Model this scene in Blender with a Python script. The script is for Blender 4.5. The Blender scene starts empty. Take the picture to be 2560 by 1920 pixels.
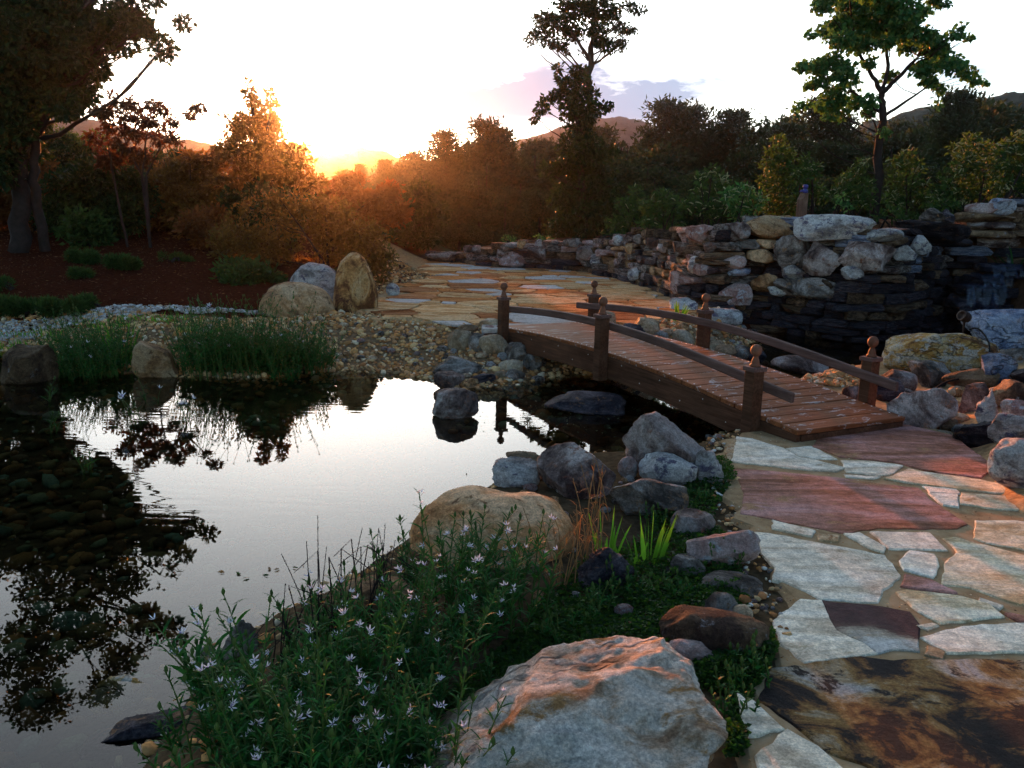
import bpy, bmesh, math, random
import numpy as np
from mathutils import Matrix, Vector
R = math.radians
S = bpy.context.scene
COL = S.collection
# ------------------------------------------------------------------ camera
F_PX, EYE, PITCH, ROLL = 870.0, 1.5, R(11.8), R(1.4)
cp, sp, cr, sr = math.cos(PITCH), math.sin(PITCH), math.cos(ROLL), math.sin(ROLL)
cd = bpy.data.cameras.new('camera'); cam = bpy.data.objects.new('camera', cd); COL.objects.link(cam)
Rv, Uv, Fv = Vector((1, 0, 0)), Vector((0, sp, cp)), Vector((0, cp, -sp))
rx = Rv * cr + Uv * sr; ux = Uv * cr - Rv * sr
m = Matrix((rx, ux, -Fv)).transposed().to_4x4(); m.translation = (0, 0, EYE)
cam.matrix_world = m
cd.sensor_width = 36; cd.lens = 36 * F_PX / 1024; cd.clip_start = .05; cd.clip_end = 6000
S.camera = cam
# ------------------------------------------------------------------ sky
SUN_AZ, SUN_EL = R(-12.4), R(5.4)          # azimuth from +Y (to the left), elevation
W = bpy.data.worlds.new('World'); S.world = W; W.use_nodes = True
nt = W.node_tree; nt.nodes.clear()
def wn(t, **k):
    n = nt.nodes.new(t)
    for a, b in k.items(): setattr(n, a, b)
    return n
sky = wn('ShaderNodeTexSky', sky_type='NISHITA', sun_disc=False)
sky.sun_elevation = SUN_EL; sky.sun_rotation = SUN_AZ; sky.altitude = 300
sky.air_density = 1.0; sky.dust_density = .6; sky.ozone_density = 2.2
tc = wn('ShaderNodeTexCoord'); mp = wn('ShaderNodeMapping'); mp.inputs['Scale'].default_value = (3.6, 3.6, 11.0)
mp.inputs['Location'].default_value = (1.3, .7, 1.35)
nz = wn('ShaderNodeTexNoise'); nz.inputs['Scale'].default_value = 1.7; nz.inputs['Detail'].default_value = 7; nz.inputs['Roughness'].default_value = .58
rp = wn('ShaderNodeValToRGB'); rp.color_ramp.elements[0].position = .43; rp.color_ramp.elements[1].position = .70
sx = wn('ShaderNodeSeparateXYZ')
band = wn('ShaderNodeMapRange', interpolation_type='SMOOTHSTEP'); band.inputs[1].default_value = .185; band.inputs[2].default_value = .13
band2 = wn('ShaderNodeMapRange', interpolation_type='SMOOTHSTEP'); band2.inputs[1].default_value = .06; band2.inputs[2].default_value = .095
mu = wn('ShaderNodeMath', operation='MULTIPLY'); mu2 = wn('ShaderNodeMath', operation='MULTIPLY'); mu3 = wn('ShaderNodeMath', operation='MULTIPLY'); mu3.inputs[1].default_value = 1.0
mixc = wn('ShaderNodeMix', data_type='RGBA'); mixc.inputs['B'].default_value = (1.0, 1.35, 1.95, 1)
bg = wn('ShaderNodeBackground'); bg.inputs['Strength'].default_value = .10
ow = wn('ShaderNodeOutputWorld'); L = nt.links.new
L(tc.outputs['Generated'], mp.inputs['Vector']); L(mp.outputs[0], nz.inputs['Vector']); L(nz.outputs['Fac'], rp.inputs[0])  # relinked below through the bank of cloud
L(tc.outputs['Generated'], sx.inputs[0]); 
nz2 = wn('ShaderNodeTexNoise'); nz2.inputs['Scale'].default_value = 9; nz2.inputs['Detail'].default_value = 6; L(tc.outputs['Generated'], nz2.inputs['Vector'])
zj = wn('ShaderNodeMath', operation='MULTIPLY_ADD'); zj.inputs[1].default_value = -.13; zk = wn('ShaderNodeMath', operation='ADD'); zk.inputs[1].default_value = .065
L(nz2.outputs['Fac'], zj.inputs[0]); L(sx.outputs[2], zj.inputs[2]); L(zj.outputs[0], zk.inputs[0]); L(zk.outputs[0], band.inputs[0]); L(sx.outputs[2], band2.inputs[0])
# a bank of cloud low over the forest, a little right of the middle
my = wn('ShaderNodeMath', operation='MAXIMUM'); my.inputs[1].default_value = .1; dvx = wn('ShaderNodeMath', operation='DIVIDE'); sb = wn('ShaderNodeMath', operation='SUBTRACT'); sb.inputs[1].default_value = .02; ab = wn('ShaderNodeMath', operation='ABSOLUTE')
bk = wn('ShaderNodeMapRange', interpolation_type='SMOOTHSTEP'); bk.inputs[1].default_value = .32; bk.inputs[2].default_value = .10; bk.inputs[3].default_value = -.06; bk.inputs[4].default_value = .16; adn = wn('ShaderNodeMath', operation='ADD')
L(sx.outputs[1], my.inputs[0]); L(sx.outputs[0], dvx.inputs[0]); L(my.outputs[0], dvx.inputs[1]); L(dvx.outputs[0], sb.inputs[0]); L(sb.outputs[0], ab.inputs[0]); L(ab.outputs[0], bk.inputs[0]); L(bk.outputs[0], adn.inputs[0]); L(nz.outputs['Fac'], adn.inputs[1]); L(adn.outputs[0], rp.inputs[0])
L(rp.outputs[0], mu.inputs[0]); L(band.outputs[0], mu.inputs[1]); L(mu.outputs[0], mu2.inputs[0]); L(band2.outputs[0], mu2.inputs[1])
L(mu2.outputs[0], mu3.inputs[0]); L(mu3.outputs[0], mixc.inputs['Factor'])
# thin high cloud that scatters the low sun forward: brightest round the sun, fading towards the far side of the sky
dt = wn('ShaderNodeVectorMath', operation='DOT_PRODUCT'); dt.inputs[1].default_value = (math.sin(SUN_AZ) * math.cos(SUN_EL), math.cos(SUN_AZ) * math.cos(SUN_EL), math.sin(SUN_EL))
h1 = wn('ShaderNodeMath', operation='MULTIPLY_ADD'); h1.inputs[1].default_value = .5; h1.inputs[2].default_value = .5; h2 = wn('ShaderNodeMath', operation='POWER'); h2.inputs[1].default_value = 15
h3 = wn('ShaderNodeVectorMath', operation='SCALE'); h3.inputs[0].default_value = (12.6, 12.3, 11.6); h4 = wn('ShaderNodeVectorMath', operation='ADD')
L(tc.outputs['Generated'], dt.inputs[0]); L(dt.outputs['Value'], h1.inputs[0]); L(h1.outputs[0], h2.inputs[0]); L(h2.outputs[0], h3.inputs['Scale']); L(h3.outputs[0], h4.inputs[0]); L(sky.outputs[0], h4.inputs[1])
L(h4.outputs[0], mixc.inputs['A']); L(mixc.outputs['Result'], bg.inputs[0]); L(bg.outputs[0], ow.inputs[0])
# ------------------------------------------------------------------ sun
sl = bpy.data.lights.new('sun', 'SUN'); sun = bpy.data.objects.new('sun', sl); COL.objects.link(sun)
sl.energy = 4.6; sl.angle = R(2.0); sl.color = (1.0, .27, .055)
sdir = Vector((math.sin(SUN_AZ) * math.cos(SUN_EL), math.cos(SUN_AZ) * math.cos(SUN_EL), math.sin(SUN_EL)))
sun.rotation_euler = sdir.to_track_quat('Z', 'Y').to_euler()
# ------------------------------------------------------------------ exposure and sampling
vs = S.view_settings; vs.view_transform = 'Standard'; vs.look = 'None'; vs.exposure = 1.92; vs.gamma = 1.0
S.render.engine = 'CYCLES'
cy = S.cycles; cy.max_bounces = 6; cy.diffuse_bounces = 2; cy.glossy_bounces = 3; cy.transmission_bounces = 4
cy.transparent_max_bounces = 12; cy.volume_bounces = 0; cy.use_denoising = True; cy.use_adaptive_sampling = True
cy.adaptive_threshold = .02; cy.caustics_reflective = False; cy.caustics_refractive = False; cy.sample_clamp_indirect = 6
try: cy.denoiser = 'OPENIMAGEDENOISE'
except Exception: pass

# ================================================================== helpers
rnd = random.Random(7)
def ray(px, py):
    u, v = px - 512, py - 384
    u, v = u * cr + v * sr, -u * sr + v * cr
    return np.array([u / F_PX, cp - v / F_PX * sp, -sp - v / F_PX * cp])
def at(px, py, Y):
    d = ray(px, py); return np.array([0, 0, EYE]) + d * (Y / d[1])
def atz(px, py, z=0.):
    d = ray(px, py); return np.array([0, 0, EYE]) + d * ((z - EYE) / d[2])
WZ = -.19
def refl(px, py, Y):                     # the point at depth Y whose mirror image in the pond is seen there
    p = at(px, py, Y); p[2] = 2 * WZ - p[2]; return p
def hash3(i, j, k, s):
    n = (i * 374761393 + j * 668265263 + k * 2147483647 + s * 974634213) & 0xffffffff
    n = ((n ^ (n >> 13)) * 1274126177) & 0xffffffff
    n = (n ^ (n >> 16)) & 0xffffffff
    return n / 4294967295.0 * 2 - 1
def vnoise(p, seed=0):
    p = np.asarray(p, float); f = np.floor(p).astype(np.int64); t = p - f; t = t * t * (3 - 2 * t)
    o = 0
    for dx in (0, 1):
        for dy in (0, 1):
            for dz in (0, 1):
                w = (t[:, 0] if dx else 1 - t[:, 0]) * (t[:, 1] if dy else 1 - t[:, 1]) * (t[:, 2] if dz else 1 - t[:, 2])
                o = o + w * hash3(f[:, 0] + dx, f[:, 1] + dy, f[:, 2] + dz, seed)
    return o
def fbm(p, seed=0, oct=4, gain=.5):
    o = 0; a = 1.; p = np.asarray(p, float)
    for k in range(oct):
        o = o + a * vnoise(p, seed + k * 17); p = p * 2.03 + 11.7; a *= gain
    return o
def sstep(a, b, x):
    t = np.clip((x - a) / (b - a), 0, 1); return t * t * (3 - 2 * t)
def link(o, parent=None):
    COL.objects.link(o)
    if parent is not None: o.parent = parent
    return o
def np_mesh(name, V, quads=None, tris=None, mat=None, smooth=True, fattr=None, vcol=None):
    me = bpy.data.meshes.new(name); V = np.asarray(V, np.float32)
    me.vertices.add(len(V)); me.vertices.foreach_set('co', V.ravel())
    idx = []; tot = []
    if quads is not None and len(quads): q = np.asarray(quads, np.int32); idx.append(q.ravel()); tot.append(np.full(len(q), 4, np.int32))
    if tris is not None and len(tris): q = np.asarray(tris, np.int32); idx.append(q.ravel()); tot.append(np.full(len(q), 3, np.int32))
    idx = np.concatenate(idx); tot = np.concatenate(tot)
    me.loops.add(len(idx)); me.loops.foreach_set('vertex_index', idx)
    me.polygons.add(len(tot)); st = np.concatenate([[0], np.cumsum(tot)[:-1]]).astype(np.int32)
    me.polygons.foreach_set('loop_start', st); me.polygons.foreach_set('loop_total', tot)
    me.polygons.foreach_set('use_smooth', np.full(len(tot), bool(smooth)))
    if fattr is not None:
        a = me.attributes.new('rnd', 'FLOAT', 'FACE'); a.data.foreach_set('value', np.asarray(fattr, np.float32))
    if vcol is not None:
        a = me.attributes.new('Col', 'FLOAT_COLOR', 'POINT'); c = np.ones((len(V), 4), np.float32); c[:, :3] = vcol; a.data.foreach_set('color', c.ravel())
    if mat is not None: me.materials.append(mat)
    me.update(calc_edges=True); me.validate()
    return me
def obj(name, me, parent=None, loc=None, rotz=None):
    o = bpy.data.objects.new(name, me); link(o, parent)
    if loc is not None: o.location = [float(v) for v in loc]
    if rotz is not None: o.rotation_euler[2] = rotz
    return o
def tag(o, label=None, cat=None, group=None, kind=None):
    if label: o['label'] = label
    if cat: o['category'] = cat
    if group: o['group'] = group
    if kind: o['kind'] = kind
    return o
def thing(name, label, cat, loc=(0, 0, 0), group=None, rotz=0):
    o = obj(name, None, None, loc); o.rotation_euler[2] = rotz; o.empty_display_size = .1
    return tag(o, label, cat, group)
def pyd(name, v, f, mat, smooth=False):
    me = bpy.data.meshes.new(name); me.from_pydata([tuple(map(float, p)) for p in v], [], f); me.materials.append(mat)
    if smooth: me.polygons.foreach_set('use_smooth', [True] * len(me.polygons))
    me.update(); return me
def copy_tree(o, parent=None):
    c = o.copy(); link(c, parent)
    for ch in list(o.children): copy_tree(ch, c)
    return c

# ================================================================== materials
def newmat(name):
    mt = bpy.data.materials.new(name); mt.use_nodes = True; n = mt.node_tree; n.nodes.clear()
    out = n.nodes.new('ShaderNodeOutputMaterial'); return mt, n, out
def N(n, t, **k):
    x = n.nodes.new(t)
    for a, b in k.items(): setattr(x, a, b)
    return x
def ramp(n, cols, pos=None, interp='LINEAR'):
    r = N(n, 'ShaderNodeValToRGB'); e = r.color_ramp.elements; r.color_ramp.interpolation = interp
    pos = pos or [i / (len(cols) - 1) for i in range(len(cols))]
    while len(e) < len(cols): e.new(.5)
    for i, c in enumerate(cols): e[i].position = pos[i]; e[i].color = (*c[:3], 1)
    return r
def coords(n, scale=(1, 1, 1), rot=(0, 0, 0), rand=True):
    t = N(n, 'ShaderNodeTexCoord'); mpp = N(n, 'ShaderNodeMapping'); mpp.inputs['Scale'].default_value = scale; mpp.inputs['Rotation'].default_value = rot
    if rand:
        oi = N(n, 'ShaderNodeObjectInfo'); ml = N(n, 'ShaderNodeMath', operation='MULTIPLY'); ml.inputs[1].default_value = 37.0
        ad = N(n, 'ShaderNodeVectorMath', operation='ADD'); n.links.new(oi.outputs['Random'], ml.inputs[0])
        n.links.new(t.outputs['Object'], ad.inputs[0]); n.links.new(ml.outputs[0], ad.inputs[1]); n.links.new(ad.outputs[0], mpp.inputs[0])
    else: n.links.new(t.outputs['Object'], mpp.inputs[0])
    return mpp.outputs[0]
def noise(n, vec, scale, detail=6, rough=.6, dist=0.):
    x = N(n, 'ShaderNodeTexNoise'); x.inputs['Scale'].default_value = scale; x.inputs['Detail'].default_value = detail
    x.inputs['Roughness'].default_value = rough; x.inputs['Distortion'].default_value = dist
    n.links.new(vec, x.inputs['Vector']); return x.outputs['Fac']
def mixcol(n, fac, a, b, blend='MIX'):
    x = N(n, 'ShaderNodeMix', data_type='RGBA', blend_type=blend)
    for s, v in (('Factor', fac), ('A', a), ('B', b)):
        if isinstance(v, (tuple, list)): x.inputs[s].default_value = (*v[:3], 1)
        elif isinstance(v, (int, float)): x.inputs[s].default_value = v
        else: n.links.new(v, x.inputs[s])
    return x.outputs['Result']
def principled(n, out, col, rough=.7, spec=.3, bump=None, bstr=.3, bdist=.02):
    b = N(n, 'ShaderNodeBsdfPrincipled'); b.inputs['Specular IOR Level'].default_value = spec
    if isinstance(col, (tuple, list)): b.inputs['Base Color'].default_value = (*col[:3], 1)
    else: n.links.new(col, b.inputs['Base Color'])
    if isinstance(rough, (int, float)): b.inputs['Roughness'].default_value = rough
    else: n.links.new(rough, b.inputs['Roughness'])
    if bump is not None:
        bp = N(n, 'ShaderNodeBump'); bp.inputs['Strength'].default_value = bstr; bp.inputs['Distance'].default_value = bdist
        n.links.new(bump, bp.inputs['Height']); n.links.new(bp.outputs[0], b.inputs['Normal'])
    n.links.new(b.outputs[0], out.inputs[0]); return b
def stone(name, cols, pos=None, scale=3., stretch=(1, 1, 1), rot=(0, 0, 0), spots=None, spot_amt=.6, spot_scale=9., bump=.5, rough=.75, vary=.25, crack=0., spec=.05):
    mt, n, out = newmat(name); v = coords(n, stretch, rot)
    pos = pos or [.3, .5, .7]; f1 = noise(n, v, scale, 9, .66, .8); c = ramp(n, cols, [.5 + (q_ - .5) * .55 for q_ in pos]); n.links.new(f1, c.inputs[0]); col = c.outputs[0]
    f2 = noise(n, coords(n, tuple(math.sqrt(q_) for q_ in stretch), rot), spot_scale, 9, .72, .5)
    if spots is not None:
        k = ramp(n, [(0, 0, 0), (1, 1, 1)], [spot_amt - .03, spot_amt + .03]); n.links.new(f2, k.inputs[0]); col = mixcol(n, k.outputs[0], col, spots)
    f3 = noise(n, coords(n), scale * 12, 7, .78)
    g = ramp(n, [(.55, .55, .55), (1.2, 1.2, 1.2)], [.4, .6]); n.links.new(f3, g.inputs[0]); col = mixcol(n, .75, col, g.outputs[0], 'MULTIPLY')
    f4 = noise(n, coords(n), 110, 5, .8); g4 = ramp(n, [(.62,) * 3, (1.22,) * 3], [.4, .6]); n.links.new(f4, g4.inputs[0]); col = mixcol(n, .8, col, g4.outputs[0], 'MULTIPLY')
    if vary:
        oi = N(n, 'ShaderNodeObjectInfo'); mr = N(n, 'ShaderNodeMapRange'); mr.inputs[3].default_value = 1 - vary; mr.inputs[4].default_value = 1 + vary
        n.links.new(oi.outputs['Random'], mr.inputs[0]); hs = N(n, 'ShaderNodeHueSaturation'); n.links.new(mr.outputs[0], hs.inputs['Value']); n.links.new(col, hs.inputs['Color']); col = hs.outputs[0]
    ad = N(n, 'ShaderNodeMath', operation='ADD'); n.links.new(f2, ad.inputs[0]); n.links.new(f3, ad.inputs[1]); bh = ad.outputs[0]
    if crack:
        vo = N(n, 'ShaderNodeTexVoronoi', feature='DISTANCE_TO_EDGE'); vo.inputs['Scale'].default_value = crack
        dv = N(n, 'ShaderNodeVectorMath', operation='ADD'); nn = N(n, 'ShaderNodeTexNoise'); nn.inputs['Scale'].default_value = 5; n.links.new(v, nn.inputs['Vector'])
        n.links.new(v, dv.inputs[0]); n.links.new(nn.outputs['Color'], dv.inputs[1]); n.links.new(dv.outputs[0], vo.inputs['Vector'])
        k = ramp(n, [(0, 0, 0), (1, 1, 1)], [0, .035]); n.links.new(vo.outputs['Distance'], k.inputs[0])
        col = mixcol(n, k.outputs[0], mixcol(n, .6, col, (.03, .02, .02)), col)
        ad2 = N(n, 'ShaderNodeMath', operation='ADD'); n.links.new(bh, ad2.inputs[0]); n.links.new(k.outputs[0], ad2.inputs[1]); bh = ad2.outputs[0]
    principled(n, out, col, rough, spec, bh, min(1, bump * 1.6), .035); return mt
def leafmat(name, cols, trans=(.2, .35, .03), amt=.35, rough=.55):
    mt, n, out = newmat(name); a = N(n, 'ShaderNodeAttribute', attribute_name='rnd'); c = ramp(n, cols); n.links.new(a.outputs['Fac'], c.inputs[0])
    b = N(n, 'ShaderNodeBsdfPrincipled'); b.inputs['Roughness'].default_value = rough; b.inputs['Specular IOR Level'].default_value = .08
    n.links.new(c.outputs[0], b.inputs['Base Color']); t = N(n, 'ShaderNodeBsdfTranslucent'); n.links.new(mixcol(n, .75, c.outputs[0], trans), t.inputs[0])
    mx = N(n, 'ShaderNodeMixShader'); mx.inputs[0].default_value = amt; n.links.new(b.outputs[0], mx.inputs[1]); n.links.new(t.outputs[0], mx.inputs[2]); n.links.new(mx.outputs[0], out.inputs[0]); return mt
def attrmat(name, rough=.7, bump_scale=40., bstr=.3, vary=.35, spec=.0):
    mt, n, out = newmat(name); a = N(n, 'ShaderNodeAttribute', attribute_name='Col'); v = coords(n, rand=False)
    f = noise(n, v, bump_scale, 5, .65); g = ramp(n, [(1 - vary,) * 3, (1 + vary,) * 3], [.3, .7]); n.links.new(f, g.inputs[0])
    principled(n, out, mixcol(n, 1, a.outputs['Color'], g.outputs[0], 'MULTIPLY'), rough, spec, f, bstr, .02); return mt
def plain(name, col, rough=.6, spec=.3, metal=0.):
    mt, n, out = newmat(name); v = coords(n); f = noise(n, v, 12, 5)
    g = ramp(n, [(.7,) * 3, (1.25,) * 3], [.3, .7]); n.links.new(f, g.inputs[0])
    b = principled(n, out, mixcol(n, 1, col, g.outputs[0], 'MULTIPLY'), rough, spec, f, .1, .01); b.inputs['Metallic'].default_value = metal; return mt
def wood(name, dark, light, wear=None, wear_amt=.62, grain=(1.2, 26, 26), rough=.6):
    mt, n, out = newmat(name); v = coords(n, grain); f = noise(n, v, 2.2, 8, .65, .4); c = ramp(n, [dark, light], [.32, .68]); n.links.new(f, c.inputs[0]); col = c.outputs[0]
    v2 = coords(n, (2, 5, 5)); f2 = noise(n, v2, 1.3, 7, .66); g = ramp(n, [(.6,) * 3, (1.25,) * 3], [.3, .7]); n.links.new(f2, g.inputs[0]); col = mixcol(n, 1, col, g.outputs[0], 'MULTIPLY')
    if wear:
        v3 = coords(n, (3.2, 8, 8)); f3 = noise(n, v3, 1.6, 9, .72, .8); k = ramp(n, [(0,) * 3, (1,) * 3], [wear_amt, wear_amt + .07]); n.links.new(f3, k.inputs[0]); col = mixcol(n, k.outputs[0], col, wear)
    principled(n, out, col, rough, .04, f, .35, .006); return mt

M = {}
M['tan'] = stone('tan_stone', [(.14, .065, .03), (.42, .225, .105), (.58, .38, .22)], [.3, .5, .7], 2.2, spots=(.2, .11, .06), spot_amt=.58, bump=.35)
M['cobble'] = stone('cobble_stone', [(.2, .12, .07), (.38, .26, .16), (.46, .36, .26)], [.3, .5, .7], 3, bump=.25, vary=.45)
M['grey'] = stone('grey_stone', [(.065, .052, .045), (.22, .18, .155), (.5, .44, .4)], [.32, .5, .68], 3.5, spots=(.34, .19, .1), spot_amt=.6, bump=.7, vary=.3)
M['lilac'] = stone('lilac_stone', [(.08, .05, .045), (.27, .19, .165), (.58, .48, .44)], [.32, .5, .68], 3, spots=(.3, .14, .09), spot_amt=.6, bump=.8, vary=.3)
M['white'] = stone('white_stone', [(.28, .24, .22), (.56, .51, .48), (.72, .69, .66)], [.32, .48, .66], 3.2, (1, 1, 2.2), spots=(.16, .14, .2), spot_amt=.57, bump=.7, vary=.15)
M['blue'] = stone('blue_stone', [(.14, .17, .26), (.34, .38, .5), (.52, .53, .6)], [.32, .5, .68], 3, (1, 1, 2), (0, .5, 0), spots=(.4, .34, .36), spot_amt=.58, bump=.6, vary=.15, crack=1.3)
M['yellow'] = stone('yellow_stone', [(.24, .11, .05), (.58, .31, .08), (.64, .47, .24), (.68, .58, .46)], [.28, .45, .6, .75], 3, (1, 1, 2.6), (0, -.6, 0), spots=(.66, .58, .48), spot_amt=.54, bump=.9, vary=0, crack=1.6)
M['brown'] = stone('brown_stone', [(.07, .04, .03), (.2, .12, .07), (.34, .22, .13)], [.3, .5, .7], 3.5, spots=(.34, .3, .3), spot_amt=.62, bump=.7, vary=.4)
M['pink'] = stone('pink_stone', [(.3, .14, .11), (.5, .31, .27), (.6, .46, .42)], [.32, .5, .68], 3, spots=(.6, .55, .55), spot_amt=.57, bump=.7, vary=.2)
M['slate'] = stone('slate_stone', [(.02, .018, .024), (.055, .047, .058), (.13, .11, .12)], [.3, .5, .7], 4, (1, 1, 3), spots=(.2, .11, .06), spot_amt=.6, bump=.7, vary=.5, rough=.6)
M['front'] = stone('front_stone', [(.38, .24, .15), (.64, .48, .35), (.82, .71, .6), (.85, .78, .7)], [.3, .42, .55, .7], 4.0, (1, 1.4, 1), (0, 0, .5), spots=(.46, .25, .1), spot_amt=.59, spot_scale=4.2, bump=.6, vary=0, crack=.7)
M['standing'] = stone('standing_stone', [(.14, .06, .025), (.5, .27, .1), (.62, .44, .24)], [.36, .5, .64], 2.6, (1.6, 1.6, .7), spots=(.16, .07, .04), spot_amt=.57, spot_scale=5, bump=.45, vary=0)
M['tanlight'] = stone('light_tan_stone', [(.28, .11, .04), (.6, .29, .12), (.74, .45, .25)], [.3, .5, .7], 3.0, spots=(.24, .12, .06), spot_amt=.6, spot_scale=14, bump=.35, vary=0)
M['wallmix'] = [M['grey'], M['lilac'], M['brown'], M['slate'], M['slate'], M['tan'], M['brown']]

# ================================================================== terrain
# the stone wall: plan of its foot, left end to waterfall and round to the right bank; (x, y, foot z, top z)
_w = [(425, 261, .15, 251), (463, 263, .15, 246), (500, 267, .15, 242), (545, 269, .15, 240), (590, 272, .15, 238), (630, 281, .15, 233), (655, 288, .15, 232), (690, 303, .12, 226), (715, 309, .1, 222), (748, 322, -.1, 218),
      (790, 337, WZ - .05, 217), (850, 346, WZ - .05, 226), (900, 345, WZ - .05, 228), (945, 331, WZ - .05, 228)]
WALL = []
for a, b, zb, t in _w:
    p = atz(a, b, zb); q = at(a, t, p[1] + .3); WALL.append((p[0], p[1], zb, q[2]))
WALL += [(7.1, 12.7, WZ - .05, 1.75), (7.5, 11.4, WZ, 1.5), (7.3, 10.0, WZ, 1.35)]
WALL = np.array(WALL)
POND = np.array([(-9, 1.0), (-3, .9), (-1.12, 1.3), (-1.08, 2.3), (-1.09, 3.1), (-.80, 3.5), (-.5, 4.2), (-.06, 5.2), (.3, 5.45), (.95, 5.6), (1.5, 6.15), (1.9, 7.25), (2.5, 8.0), (3.4, 8.7), (4.5, 9.1),
 (5.6, 9.8), (6.6, 10.8), (7.0, 12.4), (6.6, 13.1), *[(float(WALL[i_][0]) + .12, float(WALL[i_][1]) + .35) for i_ in (13, 12, 11, 10)], (3.25, 12.1), (3.1, 11.3), (2.7, 10.3), (2.05, 9.6), (1.45, 9.05), (.9, 8.8), (.32, 8.42), (-.1, 8.03), (-.47, 7.76),
 (-.79, 8.18), (-1.12, 8.5), (-1.73, 8.55), (-2.1, 8.4), (-2.5, 8.05), (-3.5, 8.1), (-4.5, 8.45), (-5.7, 9.4), (-8, 9.9), (-10, 8), (-10, 3)])
PLAZA = np.array([(-1.95, 11.6), (-1.45, 10.0), (-.35, 9.55), (.25, 9.5), (1.1, 9.75), (1.75, 10.5), (2.35, 11.7), (2.4, 13.3), (2.45, 15.4), (2.1, 16.6), (1.55, 18.3), (.5, 18.8), (-.4, 18.9), (-2.0, 19.8), (-3.2, 20.2), (-2.6, 18.6), (-1.35, 15.8), (-1.95, 13.6)])
def inpoly(x, y, poly):
    c = np.zeros(np.shape(x), bool); n = len(poly); j = n - 1
    for i in range(n):
        xi, yi = poly[i]; xj, yj = poly[j]
        if yi != yj: c ^= ((yi > y) != (yj > y)) & (x < (xj - xi) * (y - yi) / (yj - yi) + xi)
        j = i
    return c
def segdist(x, y, poly, closed=True):
    best = np.full(np.shape(x), 1e9); par = np.zeros(np.shape(x)); n = len(poly)
    for i in range(n if closed else n - 1):
        a = poly[i]; b = poly[(i + 1) % n]; d = b - a; L2 = d @ d + 1e-12
        t = np.clip(((x - a[0]) * d[0] + (y - a[1]) * d[1]) / L2, 0, 1)
        q = np.hypot(x - a[0] - t * d[0], y - a[1] - t * d[1]); k = q < best
        best = np.where(k, q, best); par = np.where(k, i + t, par)
    return best, par
MOUND = np.array([tuple(p[:2]) for p in WALL] + [(6.6, 9.2), (5.6, 8.3), (9, 5.5), (22, 6), (22, 26), (4, 27), (-1.0, 23.5), (-2.2, 20.6)])
BANK = np.array([(2.55, 4.3), (2.95, 5.2), (3.3, 6.2), (3.55, 7.1), (4.3, 8.0), (5.6, 8.6)])
BANKP = np.array([(2.55, 4.3), (2.95, 5.2), (3.3, 6.2), (3.55, 7.1), (4.3, 8.0), (5.6, 8.6), (9, 8.6), (9, 2), (3.2, 3.0)])
def H(x, y):
    x = np.asarray(x, float); y = np.asarray(y, float)
    inp = inpoly(x, y, POND); d, _ = segdist(x, y, POND)
    B = .02 * 0 + .13 * sstep(7.4, 9.6, y)
    B = B + .07 * np.clip(y - 10, 0, 14) * sstep(-1.6, -4.0, x) + .03 * sstep(-2.5, -5, x)
    w = .32 + 1.1 * sstep(6.8, 8.2, y) * sstep(1.2, -.6, x)
    z = np.where(inp, WZ - np.minimum(.42, d * .30), WZ + (B - WZ) * sstep(0, w, d))
    z = z + np.where(inp, 0, .018 * fbm(np.stack([x * 2.2, y * 2.2, x * 0], -1).reshape(-1, 3), 5, 3).reshape(x.shape) * sstep(.1, .6, d) * (~inpoly(x, y, PLAZA)))
    # right bank
    ib = inpoly(x, y, BANKP); db, _ = segdist(x, y, BANK, False)
    z = np.where(ib & ~inp, np.maximum(z, np.minimum(1.3, .02 + db * .42)), z)
    # mound behind the wall
    im = inpoly(x, y, MOUND); dm, par = segdist(x, y, WALL[:, :2], False)
    zt = np.interp(par, np.arange(len(WALL)), WALL[:, 3]); zm = zt - .1 + .05 * np.clip(dm - .4, 0, 3)
    k = sstep(.12, .42, dm) * im; edge, _ = segdist(x, y, MOUND[len(WALL) - 1:], False)
    k = k * sstep(0, .9, edge)
    z = np.where(im, z * (1 - k) + np.maximum(zm, z) * k, z)
    # the valley beyond
    v = sstep(23, 70, y + np.maximum(0, np.abs(x) - 16) * .8); z = z - 9.5 * v
    return z
def Hs(x, y): return float(H(np.array([x]), np.array([y]))[0])
def G(px, py):                            # the point of the ground seen at a pixel
    d = ray(px, py); o = np.array([0, 0, EYE]); t0, t1, k = 1.2, 60., 240
    for _ in range(2):
        t = np.linspace(t0, t1, k); P = o + d[None] * t[:, None]; below = P[:, 2] < np.maximum(H(P[:, 0], P[:, 1]), WZ)
        i = int(np.argmax(below)) if below.any() else k - 1
        t0, t1, k = t[max(0, i - 1)], t[i], 40
    return P[i]
xs = np.unique(np.concatenate([np.linspace(-640, -30, 14), np.linspace(-30, -9, 24), np.arange(-9, 9.01, .11), np.linspace(9, 30, 26), np.linspace(30, 640, 14)]))
ys = np.unique(np.concatenate([np.linspace(-60, .6, 8), np.arange(.6, 20.6, .11), np.linspace(20.6, 80, 60), np.linspace(80, 620, 14)]))
GX, GY = np.meshgrid(xs, ys); GZ = H(GX, GY); nx, ny = len(xs), len(ys)
ii = np.arange(nx * ny).reshape(ny, nx)
quads = np.stack([ii[:-1, :-1], ii[:-1, 1:], ii[1:, 1:], ii[1:, :-1]], -1).reshape(-1, 4)
H_exact = H
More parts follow.
